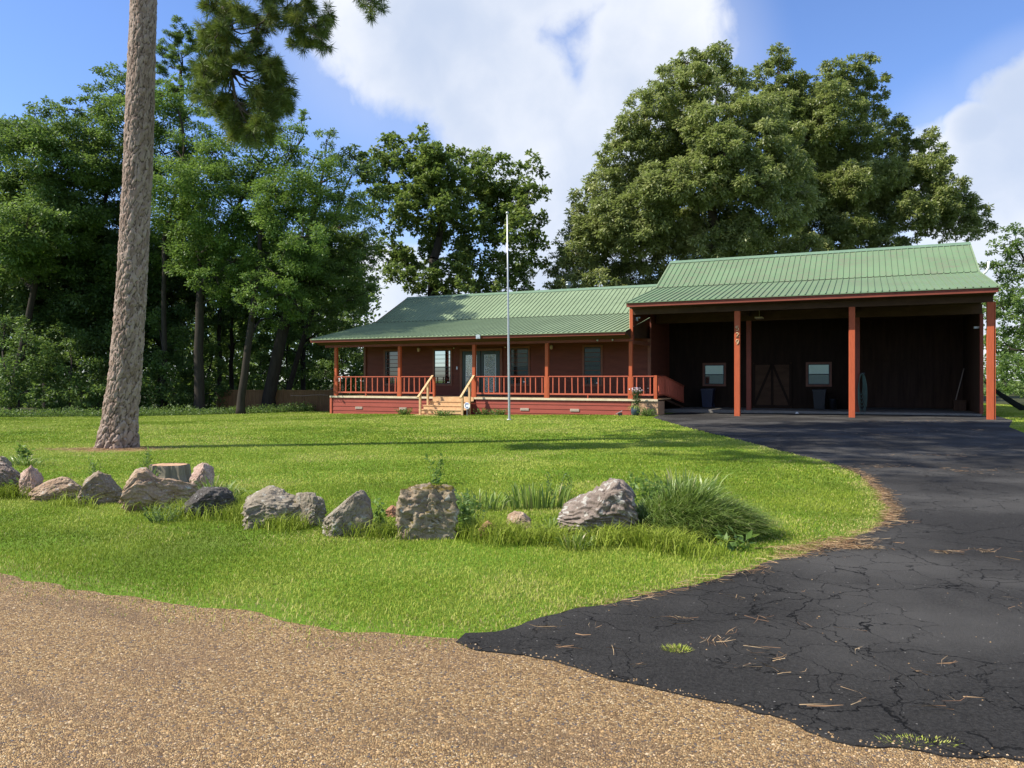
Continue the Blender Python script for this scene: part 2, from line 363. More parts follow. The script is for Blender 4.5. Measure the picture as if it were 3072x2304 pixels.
M['rk_grey'] = rock_mat('grey_rock', [(0.15, 0.120, 0.090), (0.29, 0.25, 0.19), (0.42, 0.385, 0.305)], 0.4, 0.35, (0.42, 0.42, 0.36))
M['rk_moss'] = rock_mat('mossy_rock', [(0.20, 0.14, 0.095), (0.35, 0.28, 0.195), (0.48, 0.43, 0.34)], 0.35, 1.0)
M['rk_dark'] = rock_mat('charcoal_rock', [(0.043, 0.039, 0.037), (0.091, 0.083, 0.076), (0.195, 0.183, 0.165)], 0.25)
M['rk_purple'] = rock_mat('purple_grey_rock', [(0.13, 0.100, 0.082), (0.26, 0.210, 0.175), (0.42, 0.37, 0.30)], 0.55, 0, (0.46, 0.45, 0.40))
M['rk_brown'] = rock_mat('brown_grey_rock', [(0.146, 0.110, 0.073), (0.305, 0.244, 0.177), (0.439, 0.378, 0.293)], 0.3, 0.5)
M['rk_clay'] = rock_mat('red_clay_rock', [(0.244, 0.110, 0.061), (0.390, 0.207, 0.128), (0.488, 0.317, 0.220)], 0.1)

# ground sheets
m, nt, b = new_mat('lawn_soil'); M['soil'] = m; v = coords(nt)
n1 = noise_o(nt, v, 0.35, 5); n2 = noise_o(nt, v, 30, 6, 0.7); n3 = noise_o(nt, v, 4, 5)
c = ramp(nt, n2, [(0.3, (0.060, 0.115, 0.012)), (0.55, (0.115, 0.205, 0.018)), (0.8, (0.20, 0.285, 0.045))])
c = mixc(nt, math_n(nt, 'MULTIPLY', smooth(nt, n1, 0.52, 0.7), 0.45), c, (0.20, 0.20, 0.07))
gm = nd(nt, 'ShaderNodeAttribute', attribute_name='bare')
c = mixc(nt, math_n(nt, 'MULTIPLY', gm.outputs['Fac'], smooth(nt, n3, 0.25, 0.6)), c, (0.26, 0.155, 0.085))
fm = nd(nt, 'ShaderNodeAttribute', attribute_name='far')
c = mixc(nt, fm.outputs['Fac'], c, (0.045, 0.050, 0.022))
lk(nt, c, b.inputs['Base Color']); b.inputs['Roughness'].default_value = 0.95; b.inputs['Specular IOR Level'].default_value = 0.1
bump(nt, b, n2, 0.8, 0.02)

m, nt, b = new_mat('chip_seal_gravel'); M['gravel'] = m; v = coords(nt)
vo = nd(nt, 'ShaderNodeTexVoronoi', ins={'Scale': 96.0, 'Randomness': 1.0}); lk(nt, v, vo.inputs['Vector'])
ve = nd(nt, 'ShaderNodeTexVoronoi', feature='DISTANCE_TO_EDGE', ins={'Scale': 96.0, 'Randomness': 1.0}); lk(nt, v, ve.inputs['Vector'])
vc = nd(nt, 'ShaderNodeSeparateColor'); lk(nt, vo.outputs['Color'], vc.inputs[0])
c = ramp(nt, vc.outputs[0], [(0, (0.15, 0.090, 0.040)), (0.3, (0.33, 0.205, 0.084)), (0.6, (0.48, 0.310, 0.130)), (0.9, (0.58, 0.405, 0.195)), (1, (0.68, 0.54, 0.33))])
c = mixc(nt, smooth(nt, vc.outputs[1], 0.93, 0.95), c, (0.12, 0.115, 0.12))
c = mixc(nt, smooth(nt, ve.outputs['Distance'], 0.08, 0.01), c, (0.13, 0.075, 0.042))
n1 = noise_o(nt, v, 0.9, 5); n2 = noise_o(nt, coords(nt, (1, 1.0, 1)), 3.5, 5, 0.6, 0.8)
c = mixc(nt, math_n(nt, 'MULTIPLY', smooth(nt, n1, 0.45, 0.75), 0.55), c, (0.20, 0.125, 0.075))
rot = nd(nt, 'ShaderNodeMapping'); rot.inputs['Rotation'].default_value = (0, 0, TH); lk(nt, v, rot.inputs[0])
st_ = nd(nt, 'ShaderNodeMapping'); st_.inputs['Scale'].default_value = (0.22, 1.5, 1); lk(nt, rot.outputs[0], st_.inputs[0])
n4 = noise_o(nt, st_.outputs[0], 1.6, 5, 0.55, 0.3)
c = mixc(nt, math_n(nt, 'MULTIPLY', smooth(nt, n4, 0.50, 0.70), 0.5), c, (0.15, 0.098, 0.058))
c = mixc(nt, math_n(nt, 'MULTIPLY', smooth(nt, n2, 0.69, 0.75), 0.7), c, (0.045, 0.040, 0.038))
lk(nt, c, b.inputs['Base Color']); b.inputs['Roughness'].default_value = 0.8; b.inputs['Specular IOR Level'].default_value = 0.3
h = math_n(nt, 'ADD', smooth(nt, ve.outputs['Distance'], 0.0, 0.35), math_n(nt, 'MULTIPLY', vc.outputs[2], 0.7))
bump(nt, b, h, 1.0, 0.008)

m, nt, b = new_mat('sealed_asphalt'); M['asphalt'] = m; v = coords(nt)
n1 = noise_o(nt, v, 0.5, 5); n2 = noise_o(nt, v, 60, 5, 0.7); n3 = noise_o(nt, v, 180, 3, 0.6)
wv = nd(nt, 'ShaderNodeTexNoise', ins={'Scale': 2.2, 'Detail': 9.0, 'Roughness': 0.62}); lk(nt, v, wv.inputs['Vector'])
vm = nd(nt, 'ShaderNodeVectorMath', operation='MULTIPLY_ADD'); lk(nt, wv.outputs['Color'], vm.inputs[0]); vm.inputs[1].default_value = (0.55, 0.55, 0); lk(nt, v, vm.inputs[2])
cr = nd(nt, 'ShaderNodeTexVoronoi', feature='DISTANCE_TO_EDGE', ins={'Scale': 0.95}); lk(nt, vm.outputs[0], cr.inputs['Vector'])
cr2 = nd(nt, 'ShaderNodeTexVoronoi', feature='DISTANCE_TO_EDGE', ins={'Scale': 3.1}); lk(nt, vm.outputs[0], cr2.inputs['Vector'])
gate = smooth(nt, noise_o(nt, v, 1.1, 3), 0.40, 0.55); gate2 = smooth(nt, noise_o(nt, v, 0.8, 3), 0.44, 0.56)
crk = math_n(nt, 'MAXIMUM', math_n(nt, 'MULTIPLY', smooth(nt, cr.outputs['Distance'], 0.0036, 0.0006), gate),
             math_n(nt, 'MULTIPLY', smooth(nt, cr2.outputs['Distance'], 0.010, 0.002), gate2))
c = ramp(nt, n2, [(0.3, (0.014, 0.0135, 0.013)), (0.7, (0.046, 0.044, 0.042))])
c = mixc(nt, math_n(nt, 'MULTIPLY', smooth(nt, n1, 0.4, 0.68), 0.75), c, (0.080, 0.077, 0.072))
sp_ = nd(nt, 'ShaderNodeTexVoronoi', ins={'Scale': 28.0}); lk(nt, v, sp_.inputs['Vector'])
spc = nd(nt, 'ShaderNodeSeparateColor'); lk(nt, sp_.outputs['Color'], spc.inputs[0])
spk = math_n(nt, 'MULTIPLY', smooth(nt, sp_.outputs['Distance'], 0.16, 0.10), smooth(nt, spc.outputs[0], 0.90, 0.93))
c = mixc(nt, math_n(nt, 'MULTIPLY', spk, 0.8), c, (0.26, 0.25, 0.23))
c = mixc(nt, crk, c, (0.007, 0.007, 0.007))
lk(nt, c, b.inputs['Base Color']); b.inputs['Roughness'].default_value = 0.92; b.inputs['Specular IOR Level'].default_value = 0.12
h = math_n(nt, 'SUBTRACT', math_n(nt, 'ADD', n2, math_n(nt, 'MULTIPLY', n3, 0.4)), math_n(nt, 'MULTIPLY', crk, 2.5))
bump(nt, b, h, 1.0, 0.014)

# ------------------------------------------------------------------ the ground, the road, the driveway
def axis(lo, hi, step, far):
    a = [-f for f in far[::-1]] + list(np.arange(lo, hi+step/2, step)) + list(far)
    return np.array(sorted(set(round(x, 4) for x in a)))
gx = axis(-60, 60, 0.5, (70, 85, 110, 160, 260, 500, 900)); gy = axis(-40, 80, 0.5, (90, 110, 160, 260, 500, 900))
GX, GY = np.meshgrid(gx, gy); P = np.stack([GX.ravel(), GY.ravel()], 1)
Z = ground_h(P[:, 0], P[:, 1]); nx, ny = len(gx), len(gy)
idx = np.arange(nx*ny).reshape(ny, nx)
F = np.stack([idx[:-1, :-1], idx[:-1, 1:], idx[1:, 1:], idx[1:, :-1]], -1).reshape(-1, 4)
PINE = (-8.63, 16.75)
dpn = np.hypot((P[:, 0]-PINE[0]-0.1)*0.62, P[:, 1]-PINE[1]+0.25)
bare = 1-ss(dpn, 0.45, 0.95)
def wood_edge(X):      # Y at which the lawn gives way to the wood on the left
    return np.interp(X, [-60, -24, -17, -12, -9.5, 0, 40, 60], [34, 34.5, 37, 40.5, 43, 47, 44, 44])
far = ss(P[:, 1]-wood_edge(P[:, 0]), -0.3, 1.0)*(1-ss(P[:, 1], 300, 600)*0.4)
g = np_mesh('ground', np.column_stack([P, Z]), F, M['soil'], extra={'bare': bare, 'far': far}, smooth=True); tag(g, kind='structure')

def ragged(pts, step=0.07, amp=0.03, seed=0, close=False):
    out = []
    for (a, b) in zip(pts[:-1], pts[1:]):
        n = max(1, int(math.hypot(b[0]-a[0], b[1]-a[1])/step))
        for i in range(n):
            t = i/n; out.append((a[0]+(b[0]-a[0])*t, a[1]+(b[1]-a[1])*t))
    out.append(pts[-1]); A = np.array(out)
    nx_ = (fbm(A, 3.0, 4, seed)-0.5)*2*amp*2; ny_ = (fbm(A, 3.0, 4, seed+9)-0.5)*2*amp*2
    return [(x+a, y+b) for (x, y), a, b in zip(out, nx_, ny_)]
def spline(pts, n=6):
    out = []
    for i in range(len(pts)-1):
        p0 = np.array(pts[max(i-1, 0)]); p1 = np.array(pts[i]); p2 = np.array(pts[i+1]); p3 = np.array(pts[min(i+2, len(pts)-1)])
        for k in range(n):
            t = k/n; q = 0.5*((2*p1)+(-p0+p2)*t+(2*p0-5*p1+4*p2-p3)*t*t+(-p0+3*p1-3*p2+p3)*t**3); out.append(tuple(q))
    out.append(tuple(pts[-1])); return out
def sheet(name, poly, dz, mat):
    bm = bmesh.new(); vs = [bm.verts.new((x, y, 0)) for x, y in poly]; bm.faces.new(vs)
    bmesh.ops.triangulate(bm, faces=bm.faces[:])
    xs = [p[0] for p in poly]; ys = [p[1] for p in poly]
    for ax, lo, hi in ((0, min(xs), max(xs)), (1, min(ys), max(ys))):
        for k in range(int(math.floor(max(lo, -30))), int(math.ceil(min(hi, 40)))+1):
            co = [0, 0, 0]; no = [0, 0, 0]; co[ax] = k; no[ax] = 1
            bmesh.ops.bisect_plane(bm, geom=bm.verts[:]+bm.edges[:]+bm.faces[:], plane_co=co, plane_no=no, dist=1e-5)
    for f in bm.faces:
        if f.normal.z < 0: f.normal_flip()
    be = [e for e in bm.edges if e.is_boundary]
    r = bmesh.ops.extrude_edge_only(bm, edges=be)
    low = set(v for v in r['geom'] if isinstance(v, bmesh.types.BMVert))
    for v in bm.verts: v.co.z = gz(v.co.x, v.co.y) + (-0.03 if v in low else dz)
    me = bpy.data.meshes.new(name); bm.to_mesh(me); bm.free(); me.materials.append(mat)
    o = bpy.data.objects.new(name, me); COL.objects.link(o); tag(o, kind='structure'); return o

road_px = [(0, 1235), (100, 1262), (250, 1285), (450, 1312), (600, 1335), (700, 1356), (800, 1366), (900, 1374), (990, 1380)]
rd = [gp(*p) for p in road_px]
left_far = [w2(-120, 4.5), w2(-40, 4.2), w2(-14, 4.0), w2(-8, 3.95)]
road_edge = spline(left_far + rd, 5)
road_edge = road_edge[:1] + ragged(road_edge[10:], 0.05, 0.05, 3)
poly = road_edge + [w2(2.0, 4.1), w2(12, 4.0), w2(40, 3.9), w2(120, 3.9), w2(120, -3.6), w2(-120, -3.6)]
sheet('road', poly, 0.004, M['gravel']); ROAD_POLY = np.array(poly)

dl_px = [(1410, 903), (1455, 915), (1500, 928), (1560, 942), (1640, 962), (1730, 985), (1790, 999), (1850, 1024), (1890, 1056), (1912, 1085), (1918, 1112), (1905, 1136), (1860, 1158), (1800, 1176),
         (1740, 1196), (1650, 1222), (1560, 1247), (1480, 1266), (1400, 1284), (1320, 1303), (1230, 1322), (1140, 1345), (1080, 1364), (1000, 1372)]
dl = [gp(*p) for p in dl_px]
db_px = [(985, 1384), (1060, 1404), (1150, 1425), (1300, 1462), (1400, 1487), (1500, 1510), (1600, 1532), (1700, 1562), (1800, 1592), (1870, 1612), (2000, 1622), (2110, 1640), (2212, 1652)]
db = [gp(*p) for p in db_px]
edge1 = ragged(spline(dl, 6), 0.06, 0.035, 5); edge2 = ragged(ragged(spline(db, 5), 0.05, 0.05, 8), 0.010, 0.022, 12)
tail = [w2(2.6, 3.3), w2(7, 3.4), w2(16, 3.5), (21.5, 2.0), (22.5, 8.0), (22.5, 17.0), gp(2300, 948), gp(2212, 936), gp(2180, 923)]
top = [w2(4.5, 30.0), w2(4.5, 33.35), w2(-7.3, 33.35), w2(-7.45, 30.35)]
poly = edge1 + edge2 + tail + top
sheet('driveway', poly, 0.011, M['asphalt']); DRIVE_POLY = np.array(poly)

def inside(poly, X, Y):
    x1, y1 = poly[:, 0], poly[:, 1]; x2, y2 = np.roll(x1, -1), np.roll(y1, -1); res = np.zeros(len(X), bool)
    for a, b, c, d in zip(x1, y1, x2, y2):
        if b == d: continue
        cond = (b > Y) != (d > Y)
        res ^= cond & (X < (c-a)*(Y-b)/(d-b)+a)
    return res
def dist_line(pts, X, Y):
    best = np.full(len(X), 1e9)
    for (a, b), (c, d) in zip(pts[:-1], pts[1:]):
        L = (c-a)**2+(d-b)**2+1e-12; t = np.clip(((X-a)*(c-a)+(Y-b)*(d-b))/L, 0, 1)
        best = np.minimum(best, np.hypot(X-a-t*(c-a), Y-b-t*(d-b)))
    return best

# ------------------------------------------------------------------ mown grass
def blades(X, Y, h, w, lean, tint, zoff=0.0):
    n = len(X); a = rng.uniform(0, 2*np.pi, n); z = ground_h(X, Y)-0.006+zoff
    ld = rng.uniform(0, 2*np.pi, n); lx, ly = np.cos(ld)*lean*h, np.sin(ld)*lean*h
    V = np.empty((n, 5, 3)); ca, sa = np.cos(a)*w/2, np.sin(a)*w/2
    V[:, 0] = np.stack([X-ca, Y-sa, z], 1); V[:, 1] = np.stack([X+ca, Y+sa, z], 1)
    V[:, 2] = np.stack([X+ca*0.8+lx*0.3, Y+sa*0.8+ly*0.3, z+h*0.6], 1); V[:, 3] = np.stack([X-ca*0.8+lx*0.3, Y-sa*0.8+ly*0.3, z+h*0.6], 1)
    V[:, 4] = np.stack([X+lx, Y+ly, z+h*(1-0.25*lean)], 1)
    return V, tint
def grass_zone(y0, y1, dens, h, w, two):
    A = (0.72*y0+1.5+0.72*y1+1.5)*(y1-y0); n = int(A*dens*1.15)
    Y = rng.uniform(y0, y1, n); X = rng.uniform(-1, 1, n)*(0.70*Y+1.6)
    P2 = np.column_stack([X, Y]); u, v = uv_of(X, Y)
    ok = ~inside(DRIVE_POLY, X, Y)
    edge = dist_line(road_edge, X, Y) if y0 < 9 else np.full(n, 9.0)
    onr = inside(ROAD_POLY, X, Y); ok &= ~onr | ((edge < 0.35) & (rng.random(n) < 0.55*np.exp(-edge/0.11)))
    prob = np.clip(0.35+edge*2.2, 0, 1)*np.clip(0.35+1.3*fbm(P2, 1.3, 3, 2), 0, 1)
    ok &= rng.random(n) < prob
    ok &= ~((v > 30.42) & (u > -23.8) & (u < 4.3)) & (Y < wood_edge(X)+0.4)
    dp = np.hypot((X-PINE[0]-0.1)*0.62, Y-PINE[1]+0.25); ok &= (dp > 0.55) & (rng.random(n) < 0.25+ss(dp, 0.6, 1.3))
    X, Y, P2 = X[ok], Y[ok], P2[ok]; n = len(X)
    big = fbm(P2, 0.22, 3, 5); mid = fbm(P2, 1.1, 3, 6)
    t = 0.50+(big-0.5)*1.5+(mid-0.5)*1.3+rng.normal(0, 0.15, n)
    dpx = np.hypot((X-PINE[0]+1.0)*0.25, Y-PINE[1]-0.3); t += 0.18*(1-ss(dpx, 0.3, 2.2))
    e2 = np.minimum(dist_line(edge1[::8]+[edge1[-1]], X, Y), dist_line(road_edge[::3], X, Y)) if y0 < 16 else np.full(n, 9.)
    worn = ss(fbm(P2, 0.55, 3, 31), 0.56, 0.72); t += worn*0.25; dry = rng.random(n) < 0.03+0.22*worn+0.40*(1-ss(e2, 0.05, 0.40)); t = np.clip(t, 0.02, 0.9); t[dry] = rng.uniform(0.93, 1, dry.sum())
    hh = h*rng.uniform(0.5, 1.25, n)*(0.7+0.6*mid); ww = w*rng.uniform(0.7, 1.3, n)
    return blades(X, Y, hh, ww, rng.uniform(0.1, 0.9, n), t)
parts = [grass_zone(4.2, 7.0, 6500, 0.034, 0.0050, 1), grass_zone(7.0, 11.0, 3600, 0.034, 0.0070, 1),
         grass_zone(11.0, 18.0, 1300, 0.034, 0.012, 0), grass_zone(18.0, 45.0, 300, 0.038, 0.024, 0)]
V = np.concatenate([p[0] for p in parts]); T = np.concatenate([p[1] for p in parts]); n = len(V)
b0 = np.arange(n)[:, None]*5
F = np.concatenate([b0+np.array([[0, 1, 2]]), b0+np.array([[0, 2, 3]]), b0+np.array([[3, 2, 4]])], 1).reshape(-1, 3)
o = np_mesh('grass', V.reshape(-1, 3), F, M['grass'], tint=np.repeat(T, 3)); tag(o, 'mown bright green lawn grass covering the yard', 'grass', kind='stuff')
print('grass blades', n)

# ------------------------------------------------------------------ roofing, siding helpers in house axes (u, v, z)
def place(o_name, u, v, label, cat, group=None):
    X, Y = w2(u, v); return empty(o_name, (X, Y, 0), -TH, label, cat, group)
def ribbed(mb, u0, u1, prof, pitch=0.2286, rh=0.034, rw=0.045):
    """metal roofing sheet with raised ribs; prof = [(v, z), ...] down the slope"""
    us = []; n = int((u1-u0)/pitch)
    us.append((u0, 0))
    for i in range(n+1):
        c = u0+0.06+i*pitch
        if c+rw/2 > u1: break
        us += [(c-rw/2, 0), (c-rw*0.22, rh), (c+rw*0.22, rh), (c+rw/2, 0)]
    us.append((u1, 0))
    vs = [(u, v, z+h) for v, z in prof for u, h in us]; k = len(us)
    mb.add(vs, [(i*k+j, i*k+j+1, (i+1)*k+j+1, (i+1)*k+j) for i in range(len(prof)-1) for j in range(k-1)])
def clap(mb, u0, u1, z0, z1, v, course=0.2, t=0.022, side=-1, vertical_u=None):
    """lapped boards facing -v (side=-1); with vertical_u the boards face along u at that plane and run u0..u1 in v"""
    n = max(1, int(round((z1-z0)/course))); c = (z1-z0)/n; pts = []
    for i in range(n):
        pts += [(t, z0+i*c), (0.004, z0+(i+1)*c)]
    for d, z in [(0, 0)]: pass
    vs = []
    for d, z in pts:
        for uu in (u0, u1):
            vs.append((uu, v+side*d, z) if vertical_u is None else (vertical_u+side*d, uu, z))
    fs = [(2*i, 2*i+1, 2*i+3, 2*i+2) for i in range(len(pts)-1)]
    mb.add(vs, fs)
    b = 0.06
    if vertical_u is None:
        lo, hi = sorted((v, v-side*b)); mb.box(u0, u1, lo+ (0.0), hi, z0, z1)
    else:
        lo, hi = sorted((vertical_u, vertical_u-side*b)); mb.box(lo, hi, u0, u1, z0, z1)
def poly_prism(mb, pts, u0, u1):
    """(v, z) outline extruded along u"""
    k = len(pts); vs = [(u, v, z) for u in (u0, u1) for v, z in pts]
    mb.add(vs, [tuple(range(k-1, -1, -1)), tuple(range(k, 2*k))] + [(i, (i+1) % k, k+(i+1) % k, k+i) for i in range(k)])

# ------------------------------------------------------------------ the cabin house
HO = (-16.0, 30.44, 0.0)
house = place('cabin_house', HO[0], HO[1], 'long red cabin with green metal roof and railed front porch', 'house')
def mb(): return MB(HO)
DZ = 0.70
PR = [(29.74, 3.44), (35.2, 4.60)]; UP = [(35.2, 4.625), (38.5, 6.30)]
x = mb(); ribbed(x, -24.39, -8.62, [(29.70, 3.431)]+PR[1:]); x.box(-24.39, -8.62, 29.70, 29.715, 3.40, 3.43); x.build('porch_roof', M['roof'], house)
x = mb(); ribbed(x, -24.39, -8.63, UP); rf = x.build('roof', M['roof'], house)
x = mb(); ribbed(x, -24.39, -8.63, [(38.5, 6.30), (42.0, 4.6), (44.6, 3.8)]); x.build('rear_roof', M['roof'], house)
x = mb()
x.add([(-24.42, 38.24, 6.195), (-8.9, 38.24, 6.195), (-24.42, 38.5, 6.345), (-8.9, 38.5, 6.345), (-24.42, 38.76, 6.20), (-8.9, 38.76, 6.20)], [(0, 1, 3, 2), (2, 3, 5, 4)])
x.build('ridge_cap', M['ridge'], rf)
x = mb()
for (a, b) in ((PR[0], PR[1]), (UP[0], UP[1])):
    x.bar((-24.40, a[0], a[1]-0.045), (-24.40, b[0], b[1]-0.045), 0.025, 0.13)
x.bar((-24.40, 38.5, 6.25), (-24.40, 42.0, 4.55), 0.025, 0.13); x.bar((-24.40, 42.0, 4.55), (-24.40, 44.6, 3.75), 0.025, 0.13)
x.box(-24.38, -8.66, 29.75, 29.79, 3.285, 3.425)
x.build('fascia', M['fascia'], house)
x = mb(); poly_prism(x, [(29.80, 3.31), (29.80, 3.40), (35.2, 4.56), (38.5, 6.26), (42.0, 4.55), (44.5, 3.76), (44.5, 3.70), (42.0, 3.3), (32.7, 3.28), (30.3, 3.16), (30.0, 3.28)], -24.30, -8.60)
x.build('soffit', M['darkwood'], house)
x = mb(); x.box(-24.0, -8.5, 30.36, 30.52, 3.05, 3.30); x.build('porch_beam', M['fascia'], house)
# walls
x = mb(); clap(x, -23.3, -8.4, DZ, 3.28, 32.75); clap(x, -23.3, -8.4, -0.6, DZ-0.05, 32.75)
clap(x, 32.75, 42.0, -0.6, 3.3, 0, vertical_u=-23.3); x.box(-23.3, -8.4, 41.94, 42.0, -0.6, 3.3); x.box(-8.44, -8.38, 32.8, 42, 0.0, 4.4)
poly_prism(x, [(32.8, 3.3), (35.2, 4.5), (38.5, 6.2), (41.9, 4.55), (41.9, 3.3)], -23.34, -23.28)
x.build('wall', M['siding'], house)
x = mb(); x.box(-23.36, -23.24, 32.66, 32.78, DZ, 3.24); x.build('corner_board', M['trim'], house)
x = mb(); x.box(-8.50, -8.36, 32.66, 32.78, DZ, 3.24); x.bar((-8.55, 30.5, 3.02), (-8.43, 32.7, 3.02), 0.06, 0.14)
x.build('corner_board', M['trim'], house)
# porch floor
x = mb(); x.box(-23.75, -17.93, 30.40, 30.44, 0.615, 0.70); x.box(-15.80, -7.50, 30.40, 30.44, 0.615, 0.70); x.build('deck_edge', M['deckedge'], house)
x = mb()
for k in range(16): x.box(-23.75, -7.50, 30.445+k*0.144, 30.445+k*0.144+0.138, 0.66, 0.70)
x.build('porch_floor', M['newwood'], house)
x = mb(); clap(x, -23.68, -17.95, -0.42, 0.612, 30.47, 0.215); clap(x, -15.75, -8.62, -0.15, 0.612, 30.47, 0.19)
x.box(-17.95, -15.75, 30.44, 30.5, -0.3, 0.5)
clap(x, 30.5, 32.7, -0.45, 0.612, 0, vertical_u=-23.68)
sk = x.build('skirting', M['skirt'], house)
x = mb(); x.box(-23.75, -23.64, 30.41, 30.47, -0.45, 0.612); x.build('skirting_corner', M['rail_red'], house)
for u in (-22.05, -19.55, -13.35, -11.05):
    x = mb(); zz = 0.13 if u < -16 else 0.20
    x.box(u-0.20, u+0.20, 30.430, 30.444, zz-0.055, zz+0.055)
    for k in range(3):
        for j in range(9): x.box(u-0.185+j*0.042, u-0.16+j*0.042, 30.422, 30.431, zz-0.045+k*0.033, zz-0.022+k*0.033)
    x.build('vent', M['cream'], sk)
# plywood skirt below the landing at the right end
x = mb()
for k in range(8): x.box(-8.60+k*0.138, -8.60+k*0.138+0.132, 30.452, 30.475, -0.02, 0.612)
x.box(-7.54, -7.515, 30.48, 31.6, 0.0, 0.612)
x.build('landing_skirt', M['plywood'], house)
# posts
def post(mbx, u, v, z0, z1, w=0.15): mbx.bevbox(u-w/2, u+w/2, v-w/2, v+w/2, z0, z1)
for u in (-23.42, -19.76, -15.83, -12.32, -8.63):
    x = mb(); post(x, u, 30.49, DZ, 3.05, 0.145)
    x.box(u-0.11, u-0.072, 30.425, 30.53, DZ, 1.62); x.box(u+0.0725, u+0.105, 30.425, 30.53, DZ, 1.62)
    x.build('post', M['red_post'], house)
x = mb(); post(x, -17.90, 30.49, DZ, 1.60, 0.10); x.build('newel_post', M['red_post'], house)
x = mb(); post(x, -7.60, 30.50, DZ, 1.66, 0.13); x.build('newel_post', M['red_post'], house)
# railings
def railing(p, q, nb, extra_leg=None):
    """p, q = ((u, v), deck height) ends"""
    (pu, pv), pz = p; (qu, qv), qz = q
    x = mb(); x.bar((pu, pv, pz+0.925), (qu, qv, qz+0.925), 0.085, 0.04); x.bar((pu, pv, pz+0.175), (qu, qv, qz+0.175), 0.045, 0.07)
    if extra_leg: t = extra_leg; x.bar((pu+(qu-pu)*t, pv, pz), (pu+(qu-pu)*t, pv, pz+0.15), 0.04, 0.04, (0, 1, 0))
    for (a_, b_, c_) in ((pu, pv, pz), (qu, qv, qz)): x.bar((a_, b_, c_+0.14), (a_, b_, c_+0.92), 0.035, 0.035, (0, 1, 0))
    r = x.build('railing', M['rail_red'], house)
    for i in range(nb):
        t = (i+0.5)/nb + (random.uniform(-0.01, 0.01)); jj = random.uniform(-0.008, 0.008)
        bu, bv, bz = pu+(qu-pu)*t, pv+(qv-pv)*t, pz+(qz-pz)*t
        x = mb(); x.bar((bu+jj, bv, bz+0.20), (bu-jj, bv, bz+0.91), 0.042, 0.042, (0, 1, 0)); x.build('baluster', M['rail_red'], r)
railing(((-23.31, 30.47), DZ), ((-19.87, 30.47), DZ), 11, 0.48)
railing(((-19.65, 30.47), DZ), ((-17.95, 30.47), DZ), 6)
railing(((-15.72, 30.47), DZ), ((-12.43, 30.47), DZ), 13, 0.5)
railing(((-12.21, 30.47), DZ), ((-8.74, 30.47), DZ), 12, 0.5)
railing(((-8.52, 30.47), DZ), ((-7.67, 30.47), DZ), 3)
railing(((-7.58, 30.58), DZ), ((-7.58, 31.9), DZ), 7)
railing(((-7.58, 31.9), DZ), ((-7.58, 35.6), 0.26), 20)
x = mb(); x.add([(-8.3, 31.9, DZ), (-7.52, 31.9, DZ), (-8.3, 35.7, 0.22), (-7.52, 35.7, 0.22), (-8.3, 31.9, DZ-0.1), (-7.52, 31.9, DZ-0.1), (-8.3, 35.7, 0.12), (-7.52, 35.7, 0.12)], [(0, 1, 3, 2), (4, 6, 7, 5), (1, 5, 7, 3), (0, 2, 6, 4), (0, 4, 5, 1)])
x.build('ramp', M['darkwood'], house)
# front steps
x = mb()
sz0 = -0.10; rz = [0.52, 0.34, 0.16]
x.box(-17.92, -15.81, 30.385, 30.40, 0.525, 0.70)
for i, z in enumerate(rz):
    v1 = 30.38-0.29*i; ul = -17.92-(0.0, 0.16, 0.20)[i]; ur = -15.83
    x.box(ul, ur, v1-0.31, v1-0.002, z-0.032, z)                       # tread
    x.box(ul+0.03, ur-0.03, v1-0.285, v1-0.265, z-0.185, z-0.034)      # riser below it
x.box(-18.15, -16.6, 29.22, 29.50, -0.12, -0.075)
st = x.build('steps', M['newwood'], house)
for u in (-17.93, -15.80):
    x = mb(); x.bar((u, 29.12, 0.70), (u-0.02, 30.43, 1.67), 0.10, 0.045)
    x.bar((u-0.02, 29.35, -0.15), (u-0.02, 29.35, 0.86), 0.085, 0.085, (0, 1, 0)); x.bar((u, 29.98, -0.1), (u, 29.98, 1.30), 0.085, 0.085, (0, 1, 0))
    x.build('handrail', M['newwood'], st)
# windows and doors on the front wall (plane v = 32.75)
def window(u0, u1, z0, z1, par, v=32.75, off=HO, up='glass_hi', lo='glass_lo', trim=0.09, lite=False):
    x = MB(off); f = v-0.030
    x.box(u0-trim, u0, f-0.018, f+0.02, z0-trim, z1+trim); x.box(u1, u1+trim, f-0.018, f+0.02, z0-trim, z1+trim)
    x.box(u0+0.001, u1-0.001, f-0.018, f+0.02, z1, z1+trim); x.box(u0-0.001, u1+0.001, f-0.03, f+0.02, z0-trim, z0)
    w = x.build('window', M['trim'], par); zm = (z0+z1)/2
    x = MB(off); t = 0.035; g = f+0.008
    for a, b in ((zm+0.015, z1-0.002), (z0+0.002, zm-0.015)):
        e = 0.0 if a > zm else 0.006
        x.box(u0+0.003, u0+t, g-0.012+e, g+0.010, a, b); x.box(u1-t, u1-0.003, g-0.012+e, g+0.010, a, b)
    x.box(u0+t, u1-t, g-0.012, g+0.010, z1-t, z1-0.003); x.box(u0+t, u1-t, g-0.006, g+0.010, z0+0.003, z0+t); x.box(u0+0.003, u1-0.003, g-0.016, g+0.010, zm-0.02, zm+0.02)
    x.build('frame', M['darkframe'], w)
    x = MB(off); x.box(u0+t, u1-t, g+0.002, g+0.008, zm+0.021, z1-t-0.001); x.build('pane', M[up], w)
    x = MB(off); x.box(u0+t, u1-t, g+0.002, g+0.008, z0+t+0.001, zm-0.021); x.build('pane', M[lo], w)
    return w
window(-22.08, -21.24, 1.27, 2.93, house, up='glass_dim', lo='glass_dim')
w = window(-19.20, -18.28, 1.27, 2.93, house)
